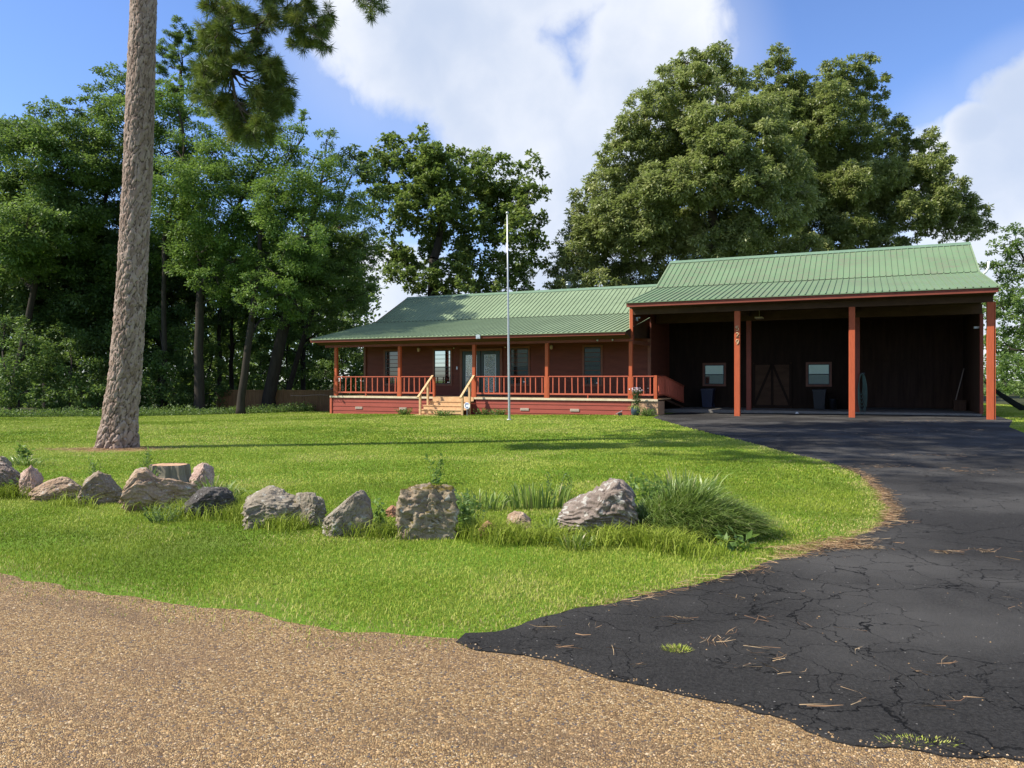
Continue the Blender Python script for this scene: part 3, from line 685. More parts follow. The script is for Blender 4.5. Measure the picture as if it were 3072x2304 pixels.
x = mb(); x.box(-18.47, -18.34, 32.712, 32.716, 1.33, 1.375); x.build('sticker', M['white'], w)
w = window(-15.07, -14.16, 1.27, 2.95, house, up='glass_blind', lo='glass_dim')
x = mb(); x.box(-14.42, -14.31, 32.712, 32.716, 1.36, 1.41); x.build('sticker', M['white'], w)
w = window(-11.42, -10.64, 1.27, 2.95, house, up='glass_dim', lo='glass_dim')
x = mb(); x.box(-10.86, -10.75, 32.712, 32.716, 1.31, 1.355); x.build('sticker', M['white'], w)
x = mb()
x.box(-17.76, -17.64, 32.67, 32.73, DZ, 2.86); x.box(-15.60, -15.48, 32.67, 32.73, DZ, 2.86); x.box(-17.76, -15.48, 32.665, 32.73, 2.86, 2.97)
x.build('door_frame', M['trim'], house)
for u0, u1, g0, g1 in ((-17.62, -16.64, -17.41, -16.85), (-16.60, -15.62, -16.40, -15.83)):
    x = mb(); x.box(u0, u1, 32.695, 32.73, DZ+0.01, 2.85)
    d = x.build('front_door', M['door'], house)
    x = mb(); x.box(g0, g1, 32.683, 32.694, 0.94, 2.65); gl = x.build('door_glass', M['glass_lead'], d)
    x = mb()
    for a in ((g0-0.02, g0, 0.92, 2.67), (g1, g1+0.02, 0.92, 2.67), (g0, g1, 2.65, 2.67), (g0, g1, 0.92, 0.94)): x.box(a[0], a[1], 32.676, 32.694, a[2], a[3])
    # wrought scroll work over the glass
    cx_, cz_ = (g0+g1)/2, 1.78; r0 = (g1-g0)*0.36
    x.tube([(cx_+r0*math.cos(t*math.pi/10), 32.680, cz_+r0*1.0*math.sin(t*math.pi/10)) for t in range(21)], 0.008, 4)
    for sgn in (-1, 1):
        x.tube([(cx_+sgn*(0.05+0.17*math.sin(t/6.)**2), 32.680, 1.02+t*0.085) for t in range(19)], 0.008, 4)
    x.build('glass_surround', M['galv'], gl)
x = mb(); x.sphere((-16.70, 32.66, 1.62), 0.032, 8); x.build('door_knob', M['brass'], house)
def lamp(u, z):
    x = mb(); x.box(u-0.045, u+0.045, 32.70, 32.725, z-0.07, z+0.07); x.lathe((u, 32.62, z), [(0.0, 0.10), (0.07, 0.06), (0.075, 0.03), (0.055, -0.10), (0.0, -0.11)], 12); x.box(u-0.012, u+0.012, 32.62, 32.70, z+0.05, z+0.075)
    x.build('porch_light', M['cream'], house)
lamp(-20.05, 2.98); lamp(-12.97, 2.98)
for u, v, z in ((-18.10, 32.70, 3.02), (-15.33, 32.70, 3.02)):
    x = mb(); x.sphere((u, v, z), 0.032, 8); x.build('camera_eye', M['white'], house)
x = mb(); x.box(-17.96, -17.90, 32.70, 32.725, 1.98, 2.12); x.build('doorbell', M['galv'], house)
x = mb(); x.box(-15.32, -15.12, 29.66, 29.745, 3.27, 3.44); x.box(-15.27, -15.17, 29.655, 29.66, 3.29, 3.37); x.build('security_light', M['galv'], house)
x = mb(); x.lathe((-14.43, 38.75, 5.9), [(0.10, 0.0), (0.10, 0.62), (0.155, 0.63), (0.155, 0.70), (0.10, 0.72), (0.16, 0.80), (0.16, 0.84), (0.0, 0.87)], 16); x.build('flue', M['flue'], rf)
for cu_ in (-9.35, -10.0):
    x = mb(); x.sphere((cu_, 30.3, 3.12), 0.04, 8); x.build('eave_camera', M['galv'], house)

# ------------------------------------------------------------------ the open garage
GO = (-2.2, 30.44, 0.0)
gar = place('open_garage', GO[0], GO[1], 'tall open-fronted garage with green metal roof and orange-red posts', 'garage')
def gb(): return MB(GO)
x = gb(); ribbed(x, -8.61, 4.09, [(29.70, 4.561), (34.6, 5.66)]); x.box(-8.61, 4.09, 29.70, 29.712, 4.535, 4.56); x.build('lower_roof', M['roof2'], gar)
x = gb(); ribbed(x, -8.61, 4.09, [(34.6, 5.685), (37.6, 7.28)]); rf = x.build('roof', M['roof2'], gar)
x = gb(); ribbed(x, -8.61, 4.09, [(37.6, 7.28), (40.6, 5.68), (45.4, 4.6)]); x.build('rear_roof', M['roof2'], gar)
x = gb()
x.add([(-8.64, 37.34, 7.175), (4.12, 37.34, 7.175), (-8.64, 37.6, 7.325), (4.12, 37.6, 7.325), (-8.64, 37.86, 7.18), (4.12, 37.86, 7.18)], [(0, 1, 3, 2), (2, 3, 5, 4)])
x.build('ridge_cap', M['ridge'], rf)
for uu in (-8.62, 4.10):
    x = gb()
    for a, b in (((29.72, 4.56), (34.6, 5.66)), ((34.6, 5.67), (37.6, 7.27)), ((37.6, 7.27), (40.6, 5.68)), ((40.6, 5.68), (45.4, 4.6))):
        x.bar((uu, a[0], a[1]+0.012), (uu, b[0], b[1]+0.012), 0.05, 0.035)
    x.build('rake_trim', M['roof'], rf)
x = gb(); x.box(-8.58, 4.05, 29.75, 29.79, 4.385, 4.55)
for uu in (-8.595, 4.055):
    for a, b in (((29.76, 4.47), (34.6, 5.56)), ((34.6, 5.56), (37.6, 7.16)), ((37.6, 7.16), (40.6, 5.58)), ((40.6, 5.58), (45.3, 4.5))): x.bar((uu, a[0], a[1]), (uu, b[0], b[1]), 0.03, 0.15)
x.build('fascia', M['fascia'], gar)
x = gb(); poly_prism(x, [(29.80, 4.40), (29.80, 4.52), (34.6, 5.62), (37.6, 7.22), (40.6, 5.62), (45.3, 4.55), (45.3, 4.35), (30.3, 4.35)], -8.55, 4.02); x.build('soffit', M['darkwood'], gar)
x = gb(); x.box(-8.5, 4.0, 30.36, 30.52, 4.12, 4.35); x.build('front_beam', M['darkwood'], gar)
x = gb(); x.box(-8.3, 4.0, 33.32, 33.48, 3.95, 4.34)
x.box(-4.5, -4.3, 30.54, 33.3, 4.14, 4.33); x.box(-0.45, -0.25, 30.54, 33.3, 4.14, 4.33)
for k in range(6): x.box(-0.1, 3.9, 34.0+k*0.8, 34.1+k*0.8, 4.14, 4.34)
x.build('inner_beam', M['darkwood'], gar)
for u, w_ in ((-4.40, 0.20), (-0.37, 0.20), (3.92, 0.21)):
    x = gb(); g0 = gz(*w2(u, 30.44)); post(x, u, 30.44, g0-0.1, 4.12, w_)
    x.bevbox(u-w_/2-0.012, u-w_/2+0.0, 30.36, 30.52, g0, 4.12, 0.003) if u < 3 else x.bevbox(u+w_/2+0.01, u+w_/2+0.045, 30.36, 30.5, g0, 4.12, 0.003)
    x.build('post', M['red_post'], gar)
for u in (-4.37, -0.22, 4.02):
    x = gb(); post(x, u, 33.42, 0.2, 3.95, 0.19 if u < 3 else 0.12); x.build('inner_post', M['fascia'], gar)
x = gb(); x.box(-8.64, -8.52, 30.36, 30.48, 3.12, 4.36); x.build('corner_board', M['red_post'], gar)
x = gb(); x.box(-8.665, -8.64, 30.38, 30.50, 3.12, 4.38); x.build('corner_trim', M['newwood'], gar)
x = gb(); poly_prism(x, [(30.5, 3.66), (30.5, 4.36), (34.6, 5.58), (37.6, 7.18), (40.6, 5.6), (45.2, 4.5), (45.2, 0), (42.1, 0), (42.1, 4.3), (38.5, 6.35), (35.2, 4.7)], -8.54, -8.50)
x.build('gable_wall', M['siding'], gar)
x = gb(); x.box(-8.5, -0.2, 36.25, 36.32, 0.15, 4.35); x.box(-0.26, -0.2, 33.52, 36.25, 0.2, 4.35)
for k in range(19): x.box(-8.36, -0.27, 36.235, 36.25, 0.22+k*0.215, 0.22+k*0.215+0.19)
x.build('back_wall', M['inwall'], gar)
x = gb(); x.box(-0.2, 4.0, 38.9, 38.96, 0.15, 4.35); x.box(-0.26, -0.2, 36.33, 38.9, 0.15, 4.35); x.box(-0.2, 4.0, 38.84, 38.9, 2.28, 2.38)
for k in range(7): x.box(-0.15+k*0.6, 0.43+k*0.6, 38.872, 38.9, 0.22, 2.27); x.box(-0.15+k*0.6, 0.43+k*0.6, 38.872, 38.9, 2.39, 4.3)
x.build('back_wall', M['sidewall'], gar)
x = gb(); x.box(4.0, 4.06, 33.50, 38.9, 0.1, 4.34)
for k in range(27):
    x.box(3.978, 4.0, 33.52+k*0.2, 33.52+k*0.2+0.188, 0.21, 4.33)
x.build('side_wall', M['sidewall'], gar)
x = gb(); poly_prism(x, [(30.5, 4.36), (34.6, 5.58), (37.6, 7.18), (40.6, 5.6), (45.2, 4.5), (45.2, 4.36)], 3.99, 4.03); x.build('gable_wall', M['siding'], gar)
x = gb(); x.box(-8.3, 4.02, 33.3, 42.0, 0.02, 0.205); x.build('floor_slab', M['concrete'], gar)
window(-6.72, -5.84, 1.27, 2.17, gar, v=36.23, off=GO, lo='glass_lo')
window(-2.22, -1.34, 1.27, 2.17, gar, v=36.23, off=GO, lo='glass_lo')
# sliding barn door with its X brace
x = gb(); x.box(-4.55, -2.9, 36.15, 36.19, 0.23, 2.25); d = x.build('barn_door', M['darkwood'], gar)
x = gb()
for a in (((-4.5, 0.3), (-4.5, 2.2)), ((-3.72, 0.3), (-3.72, 2.2)), ((-2.95, 0.3), (-2.95, 2.2)), ((-4.5, 0.3), (-3.72, 2.2)), ((-3.72, 2.2), (-2.95, 0.3)), ((-4.5, 2.2), (-2.95, 2.2)), ((-4.5, 0.3), (-2.95, 0.3))):
    x.bar((a[0][0], 36.135, a[0][1]), (a[1][0], 36.135, a[1][1]), 0.02, 0.10, (0, 1, 0)) if False else x.bar((a[0][0], 36.13, a[0][1]), (a[1][0], 36.13, a[1][1]), 0.10, 0.02, (0, 1, 0))
x.build('brace', M['inwall'], d)
x = gb(); x.box(-4.05, -3.75, 32.7, 33.25, 4.00, 4.06); x.bar((-3.9, 33.0, 4.06), (-3.9, 33.0, 4.35), 0.02, 0.02, (0, 1, 0)); x.build('ceiling_light', M['cream'], gar)
x = gb(); x.box(3.80, 3.97, 33.60, 33.80, 3.42, 3.50); x.build('wall_light', M['white'], gar)
x = gb(); x.box(-8.48, -8.40, 30.7, 30.8, 3.90, 4.05); x.sphere((-8.33, 30.66, 4.02), 0.05, 8); x.sphere((-8.40, 30.62, 3.92), 0.045, 8); x.build('floodlight', M['galv'], gar)
x = gb(); x.tube([(4.15, 34.3, 5.50), (4.28, 34.3, 5.63), (4.36, 34.3, 5.78), (4.36, 34.3, 6.02)], 0.045, 10); x.build('vent_pipe', M['white'], rf)
# the house number on the first post, drawn as bent metal strokes
def strokes(ch):
    if ch == '5': return [[(0.9, 1.0), (0.15, 1.0), (0.1, 0.56), (0.45, 0.66), (0.8, 0.56), (0.92, 0.32), (0.78, 0.08), (0.45, 0.0), (0.08, 0.10)]]
    if ch == '2': return [[(0.08, 0.78), (0.22, 0.95), (0.5, 1.0), (0.8, 0.92), (0.9, 0.72), (0.72, 0.45), (0.08, 0.0), (0.95, 0.0)]]
    return [[(0.88, 0.66), (0.72, 0.44), (0.42, 0.38), (0.14, 0.52), (0.08, 0.74), (0.22, 0.95), (0.5, 1.0), (0.8, 0.92), (0.92, 0.68), (0.86, 0.30), (0.62, 0.04), (0.25, 0.0)]]
for ch, z in (('5', 3.37), ('2', 3.12), ('9', 2.85)):
    x = gb()
    for s in strokes(ch):
        s = spline(s, 4) if ch != '2' else s
        x.tube([(-4.45+a*0.11, 30.325, z+c*0.165) for a, c in s], 0.013, 6)
    x.build('house_number', M['brass'], gar)

# ------------------------------------------------------------------ foliage builders
def rand_dirs(n):
    d = rng.normal(size=(n, 3)); return d/np.linalg.norm(d, axis=1)[:, None]
def leaf_cards(Pt, L, W, droop=0.0, fold=0.25, axis=None, up=0.35):
    """pointed leaf faces at points Pt: two triangles folded along the midrib"""
    n = len(Pt); d = rand_dirs(n) if axis is None else axis + rand_dirs(n)*0.55
    d[:, 2] -= droop; d /= np.linalg.norm(d, axis=1)[:, None]
    nn = rand_dirs(n); nn[:, 2] = np.abs(nn[:, 2])+up
    s = np.cross(d, nn); s /= np.linalg.norm(s, axis=1)[:, None]+1e-9
    up_ = np.cross(s, d)
    L = (np.ones(n)*L)[:, None]; W = (np.ones(n)*W)[:, None]
    V = np.empty((n, 4, 3)); V[:, 0] = Pt-d*L*0.5; V[:, 2] = Pt+d*L*0.5
    V[:, 1] = Pt+s*W*0.5+up_*W*fold*0.5; V[:, 3] = Pt-s*W*0.5+up_*W*fold*0.5
    return V
def cards_obj(name, V, T, mat, parent=None):
    n = len(V); b0 = np.arange(n)[:, None]*4
    F = np.concatenate([b0+np.array([[0, 1, 2]]), b0+np.array([[0, 2, 3]])], 1).reshape(-1, 3)
    o3 = V[0, 0] if parent is None else np.array([0., 0., 0.])
    return np_mesh(name, V.reshape(-1, 3), F, mat, parent, np.repeat(T, 2))
def limb(x, p, q, r0, r1, wob=0.06, seg=6, n=7, sag=0.0):
    p = np.array(p, float); q = np.array(q, float); L = np.linalg.norm(q-p); pts = []; rs = []
    a = rng.normal(size=3)*L*wob; c = rng.normal(size=3)*L*wob
    for i in range(seg+1):
        t = i/seg; w = p+(q-p)*t + a*math.sin(math.pi*t) + c*math.sin(2*math.pi*t)*0.5; w[2] += sag*L*math.sin(math.pi*t)
        pts.append(tuple(w)); rs.append(r0+(r1-r0)*t**0.8)
    x.tube(pts, rs, n, cap=False); return pts
LD_ = 2.9; LW_ = 1.08
def tree(label, base, Y0, trunk_r, fork, blobs, density, L, W, leafmat, barkmat, lean=0.0, droop=0.1, group=None, sub=1.0, twig=True, name='tree', cat='tree', squash=0.7, shell=0.5, clear=0.0, trunks=None, tvar=0.22, boff=0.0):
    """blobs: (x, y, radius) of the masses of the crown as seen, each with its own depth offset"""
    bx = (base*1.38879-1536)/2300.*Y0; by = Y0; bz = gz(bx, by)
    root = empty(name, (bx, by, bz), 0, label, cat, group); O = np.array([bx, by, bz])
    tr = MB(); top = at(base+lean, fork, Y0); top = np.array(top)-O
    cen = []
    for bl in blobs:
        x_, y_, r_ = bl[:3]; dy = bl[3] if len(bl) > 3 else rng.uniform(-1, 1)*2.6
        Yd = Y0+dy; c = np.array(at(x_, y_, Yd)); cen.append((c-O, r_/1656.*Yd))
    H = max(c[2] for c, _ in cen); flare = [(0, 1.5), (0.25, 1.12), (0.8, 1.0)]
    pts = [tuple(np.array([0, 0, -0.15])), (0.0, 0, 0.25), (0.02, 0, 0.8)]; rs = [trunk_r*1.5, trunk_r*1.15, trunk_r]
    k = 6
    for i in range(1, k+1):
        t = i/k; pts.append((top[0]*t+rng.normal()*0.05, top[1]*t, 0.8+(top[2]-0.8)*t)); rs.append(trunk_r*(1-0.35*t))
    tr.tube(pts, rs, 10)
    P_ = []; T_ = []; A_ = []
    # skeleton: every limb grows out of the nearest lower point already there
    sk = [(np.array(p), r_) for p, r_ in zip(pts[3:], rs[3:])]
    for i in range(len(pts)-4):
        for t in (0.33, 0.66): sk.append((np.array(pts[3+i])*(1-t)+np.array(pts[4+i])*t, rs[3+i]))
    topc = max(cen, key=lambda a: a[0][2])[0]
    lead = limb(tr, pts[-1], topc*np.array([1, 1, 0.93]), rs[-1], 0.05, 0.04, 9, 8)
    sk += [(np.array(q), rs[-1]*(1-0.09*i)) for i, q in enumerate(lead)]
    cen.sort(key=lambda a: np.linalg.norm(a[0]-np.array(pts[-1])))
    for c, r in cen:
        best = min(sk, key=lambda e: np.linalg.norm(e[0]-c)*1.0+max(0, (e[0][2]-c[2]+0.35*np.hypot(*(e[0]-c)[:2])))*1.1)
        L_ = np.linalg.norm(best[0]-c); r0 = min(best[1]*0.75, 0.035+0.018*L_+0.012*r)
        lp = limb(tr, best[0], c, r0, 0.025, 0.07, 7, 7, sag=0.05)
        sk += [(np.array(q), r0*(1-i/9.)) for i, q in enumerate(lp) if i > 1]
        ns = max(12, int(10.0*sub*(r/0.9)**2)); d = rand_dirs(ns)
        rad = r*(shell+(1-shell)*rng.random(ns)**0.6); sc = c+d*rad[:, None]*np.array([1, 1, 0.85])
        if twig:
            for q in sc[::5]: limb(tr, np.array(lp[-2])+(c-np.array(lp[-2]))*rng.random(), q, 0.028, 0.010, 0.08, 3, 3)
        if clear:
            keep = sc[:, 2] > clear; sc = sc[keep]
        for q in sc:
            rs_ = r*rng.uniform(0.15, 0.34)/math.sqrt(sub)+0.10; nl = max(8, int(density*LD_*rs_**2))
            e = rng.normal(size=(nl, 3)); e *= (rng.random(nl)**0.4/np.linalg.norm(e, axis=1))[:, None]
            e = e*rs_*np.array([1.15, 1.15, squash])
            P_.append(q+e); T_.append(np.full(nl, rng.normal(0.45, tvar))+rng.normal(0, 0.13, nl)); A_.append(e/(rs_+1e-6)*1.2)
    P_ = np.concatenate(P_); T_ = np.clip(np.concatenate(T_)+boff, 0, 1); A_ = np.concatenate(A_)
    ok = P_[:, 2] > 0.05; P_, T_, A_ = P_[ok], T_[ok], A_[ok]
    n = len(P_)
    V = leaf_cards(P_, L*LW_*rng.uniform(0.65, 1.3, n), W*LW_*rng.uniform(0.7, 1.3, n), droop, axis=A_, up=0.9)
    tr.build('trunk', M[barkmat], root); cards_obj('crown', V, T_, M[leafmat], root)
    tree.total += n
    return root
tree.total = 0
GW = 'trees of the wood on the left'
tree('broad dark tree at the far left edge of the wood', 25, 42, 0.22, 560, [(60, 500, 80), (130, 480, 80), (40, 560, 75), (15, 400, 75), (70, 330, 70), (40, 290, 50), (120, 300, 60), (20, 480, 75), (95, 420, 80), (160, 370, 60), (75, 245, 22), (20, 275, 25), (110, 235, 22), (0, 580, 70)], 190, 0.19, 0.085, 'leaf_mid', 'barkd', lean=60, squash=0.75)
tree('rounded green tree with feathery top behind the leaning pine', 215, 45, 0.24, 500, [(185, 290, 55), (190, 215, 30), (150, 235, 28), (240, 160, 32), (262, 200, 45), (235, 240, 40), (275, 270, 60), (215, 350, 75), (150, 440, 75), (260, 400, 75), (290, 160, 30), (300, 220, 40)], 190, 0.17, 0.08, 'leaf_mid', 'barkd', squash=0.6, boff=-0.05)
tree('light green tree just right of the leaning pine trunk', 355, 41, 0.16, 520, [(390, 470, 60), (430, 470, 55), (370, 540, 55), (350, 205, 35), (385, 190, 32), (365, 250, 55), (410, 255, 40), (350, 330, 65), (420, 320, 60), (380, 400, 70), (440, 390, 60), (350, 470, 65)], 200, 0.15, 0.075, 'leaf_light', 'barkd', squash=0.75)
tree('tall light green tree with a straight trunk left of the board fence', 430, 40, 0.27, 560, [(440, 600, 38), (480, 640, 30), (400, 580, 36), (600, 470, 60), (540, 500, 65), (590, 540, 55), (470, 600, 45), (640, 560, 50), (470, 330, 45), (500, 295, 35), (540, 310, 40), (465, 400, 60), (530, 380, 65), (590, 330, 50), (575, 290, 28), (560, 450, 65), (480, 480, 65), (430, 540, 65), (620, 400, 55), (510, 560, 55)], 200, 0.15, 0.075, 'leaf_light', 'barkd', boff=-0.06, squash=0.75)
tree('green tree with bright sprays whose trunk stands before the board fence', 520, 39, 0.20, 560, [(600, 690, 28), (640, 660, 34), (560, 660, 28), (600, 440, 60), (650, 560, 55), (560, 600, 50), (620, 640, 40), (500, 560, 55), (640, 280, 28), (655, 250, 14), (625, 330, 40), (680, 340, 42), (640, 420, 60), (560, 520, 60), (610, 500, 60), (690, 440, 55), (655, 510, 55), (600, 590, 50), (540, 620, 40)], 200, 0.15, 0.07, 'leaf_light', 'barkd', lean=40, boff=-0.1, squash=0.75)
tree('thick trunked tree drooping over the left end of the cabin', 580, 43, 0.36, 560, [(750, 650, 34), (700, 690, 30), (660, 700, 28), (780, 660, 22), (720, 540, 60), (670, 600, 55), (700, 620, 50), (790, 540, 34), (730, 600, 55), (795, 620, 20), (810, 560, 18), (705, 300, 26), (740, 370, 42), (765, 430, 48), (700, 400, 50), (735, 490, 58), (780, 500, 36), (690, 560, 60), (745, 580, 50), (780, 590, 32), (720, 640, 36), (640, 600, 55), (770, 650, 22), (660, 660, 38)], 200, 0.17, 0.07, 'leaf_mid', 'barkd', lean=70, boff=0.03, squash=0.75)
tree('dark tree with twin slim trunks between fence and cabin', 618, 46, 0.17, 560, [(760, 340, 34), (800, 370, 28), (785, 440, 34), (815, 420, 20), (690, 480, 50), (800, 520, 28), (750, 540, 45), (660, 540, 50)], 170, 0.19, 0.09, 'leaf_dark', 'barkd', lean=90, squash=0.6)
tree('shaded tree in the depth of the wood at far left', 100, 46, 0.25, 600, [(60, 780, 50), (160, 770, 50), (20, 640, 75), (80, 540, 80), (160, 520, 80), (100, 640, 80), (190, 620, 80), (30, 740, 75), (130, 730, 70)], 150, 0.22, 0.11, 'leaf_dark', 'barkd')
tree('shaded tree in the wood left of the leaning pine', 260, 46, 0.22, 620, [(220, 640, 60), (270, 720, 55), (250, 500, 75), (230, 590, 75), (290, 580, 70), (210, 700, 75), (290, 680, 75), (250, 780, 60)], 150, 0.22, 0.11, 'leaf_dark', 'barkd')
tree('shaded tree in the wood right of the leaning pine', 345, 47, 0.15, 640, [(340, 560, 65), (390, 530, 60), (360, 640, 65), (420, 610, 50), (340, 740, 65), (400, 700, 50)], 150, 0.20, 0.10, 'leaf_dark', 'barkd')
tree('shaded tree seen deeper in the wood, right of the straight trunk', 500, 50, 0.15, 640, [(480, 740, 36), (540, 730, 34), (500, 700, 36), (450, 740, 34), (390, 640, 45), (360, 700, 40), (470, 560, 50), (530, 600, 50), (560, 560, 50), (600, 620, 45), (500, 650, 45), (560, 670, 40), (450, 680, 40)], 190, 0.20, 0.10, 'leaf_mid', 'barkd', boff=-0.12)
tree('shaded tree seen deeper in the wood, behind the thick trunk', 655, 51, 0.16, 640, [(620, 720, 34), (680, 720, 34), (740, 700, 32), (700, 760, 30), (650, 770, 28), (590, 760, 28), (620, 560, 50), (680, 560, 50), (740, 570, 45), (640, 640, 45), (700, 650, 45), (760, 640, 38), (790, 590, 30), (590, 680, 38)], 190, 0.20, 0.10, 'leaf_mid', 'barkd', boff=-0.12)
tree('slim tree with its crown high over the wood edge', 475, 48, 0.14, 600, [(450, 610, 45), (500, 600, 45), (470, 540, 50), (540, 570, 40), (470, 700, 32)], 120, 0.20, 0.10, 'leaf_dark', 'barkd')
# understory
for i, (bx_, Y_, lab, bl) in enumerate([
    (40, 37, 'dark bush at the far left end of the lawn edge', [(20, 850, 40, 0), (60, 750, 45, 1), (10, 700, 40, 2), (60, 845, 35, 0), (40, 800, 50, 1), (95, 860, 30, 0)]),
    (150, 38, 'dark bush under the trees left of the leaning pine', [(130, 850, 38, 0), (150, 740, 42, 1.5), (180, 850, 38, 0), (155, 800, 50, 1), (110, 790, 40, 1)]),
    (235, 39, 'dark bush right behind the leaning pine', [(220, 855, 35, 0), (250, 730, 40, 2), (265, 850, 38, 0), (300, 840, 40, 0.5), (245, 800, 45, 1)]),
    (350, 40, 'dark bush right of the leaning pine', [(340, 850, 36, 0), (380, 740, 36, 2), (345, 700, 36, 2), (380, 850, 34, 0), (360, 800, 45, 1), (330, 790, 40, 1)]),
    (430, 43, 'dark bush at the left end of the board fence', [(415, 850, 34, 0), (460, 745, 30, 2), (455, 850, 34, 0), (440, 800, 42, 1), (400, 790, 35, 1)])]):
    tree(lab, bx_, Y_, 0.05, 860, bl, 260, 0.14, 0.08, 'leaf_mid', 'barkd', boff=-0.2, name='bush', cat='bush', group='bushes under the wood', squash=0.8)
for bx_, Y_, lab, bl, mt in [
    (620, 52, 'sunlit green bush seen over the board fence', [(560, 790, 35), (620, 780, 40), (585, 740, 35), (655, 800, 32), (520, 800, 28), (625, 720, 28)], 'leaf_light'),
    (740, 54, 'grey green bush between the fence and the porch', [(700, 800, 34), (750, 780, 38), (720, 730, 36), (770, 820, 24), (780, 740, 26), (740, 690, 24), (810, 770, 24)], 'leaf_mid'),
    (470, 55, 'green bush in a gap of the wood', [(470, 760, 40), (500, 700, 34), (450, 700, 30), (540, 700, 26)], 'leaf_mid')]:
    tree(lab, bx_, Y_, 0.08, 840, bl, 170, 0.17, 0.09, mt, 'barkd', name='bush', cat='bush', squash=0.8)
# tree behind the cabin
tree('open crowned broad-leaved tree standing behind the cabin roof', 935, 54, 0.50, 560, [(795, 345, 26), (790, 380, 28), (810, 420, 28), (815, 460, 26), (825, 540, 26), (835, 580, 24), (900, 620, 30), (960, 630, 30), (860, 560, 26), (1020, 620, 30), (1060, 640, 26), (940, 600, 34), (980, 620, 30), (940, 350, 36), (870, 480, 30), (930, 540, 34), (970, 580, 34), (880, 560, 30), (1050, 420, 34), (1100, 470, 34), (1140, 520, 34), (1090, 590, 34), (1050, 620, 26), (1000, 540, 34), (840, 420, 28), (990, 340, 26), (1130, 470, 30), (905, 360, 34), (815, 325, 20, 0), (850, 310, 30, 0), (845, 350, 34), (880, 350, 36), (905, 300, 24), (915, 280, 14, 0), (930, 340, 40), (935, 390, 46), (965, 330, 22, 0), (985, 380, 36), (860, 410, 34), (820, 385, 22),
    (890, 440, 34), (860, 470, 26), (840, 500, 22), (955, 450, 38), (1000, 440, 30), (1020, 350, 22, 0), (1050, 340, 28), (1040, 380, 36), (1080, 350, 26, 0), (1085, 400, 38), (1060, 440, 36), (1120, 370, 24), (1150, 340, 20, 0), (1165, 370, 20), (1140, 410, 32), (1175, 415, 18, 0), (1120, 450, 34), (1160, 470, 26),
    (1010, 500, 34), (1060, 510, 34), (1110, 510, 34), (1160, 520, 28), (945, 510, 36), (900, 500, 20), (860, 540, 28), (850, 590, 28), (880, 600, 28), (870, 560, 22), (990, 560, 30), (1040, 590, 26), (1000, 620, 26), (1100, 560, 26), (1130, 590, 30), (1085, 620, 28), (1140, 630, 26), (1170, 570, 16), (910, 420, 40), (930, 480, 36), (980, 470, 34), (870, 440, 30), (1030, 470, 34), (1080, 470, 36), (1110, 430, 34), (900, 570, 26), (1010, 410, 34), (1020, 550, 30), (1070, 560, 32), (1000, 590, 28), (960, 420, 36), (1140, 560, 30)],
    95, 0.27, 0.16, 'leaf_hick', 'barkd', lean=0, squash=0.9, group=None, shell=0.2, sub=2.4, tvar=0.2)
# great oaks behind the garage
tree('huge pale green oak rising behind the garage roof', 1570, 54, 0.60, 500, [(1560, 590, 45, -2), (1500, 600, 45, -2), (1440, 610, 42, -1), (1620, 580, 45, -2), (1680, 560, 45, -2), (1400, 630, 34), (1340, 630, 34), (1270, 630, 32), (1215, 630, 28), (1740, 540, 40, -2), (1540, 530, 50, -4), (1600, 520, 55, -4), (1530, 350, 60), (1450, 480, 60), (1540, 460, 60), (1580, 540, 50), (1350, 500, 60), (1290, 500, 50), (1480, 250, 50), (1660, 250, 45), (1430, 350, 60), (1250, 540, 45), (1552, 115, 28, 0), (1535, 140, 40), (1490, 135, 32, 0), (1455, 160, 34), (1505, 185, 50), (1575, 185, 42), (1425, 170, 28, 0), (1425, 225, 45), (1470, 240, 50), (1385, 225, 34, 0), (1370, 270, 42), (1335, 300, 32, 0), (1325, 340, 38, 0),
    (1400, 310, 55), (1460, 320, 60), (1530, 270, 60, -4), (1600, 250, 55, -3), (1560, 330, 65, -5), (1640, 310, 60, -4), (1690, 290, 45, -3), (1380, 390, 60), (1310, 410, 50), (1265, 430, 34, 0), (1270, 480, 48), (1235, 520, 36, 0), (1330, 470, 60), (1430, 410, 65, -4), (1500, 400, 65, -5), (1620, 390, 70, -5), (1690, 370, 55, -4),
    (1205, 575, 32, 0), (1250, 570, 45), (1310, 550, 55), (1390, 500, 62, -3), (1460, 500, 60), (1420, 570, 50), (1365, 600, 45), (1230, 610, 32), (1300, 610, 40), (1660, 460, 65, -4), (1600, 500, 50, 3), (1720, 440, 50, -2), (1500, 560, 40, 3), (1640, 530, 40, 2), (1190, 620, 22)],
    150, 0.27, 0.10, 'leaf_oak', 'bark', lean=-25, droop=0.35, squash=0.8, sub=1.5, shell=0.5, tvar=0.22, boff=0.06)
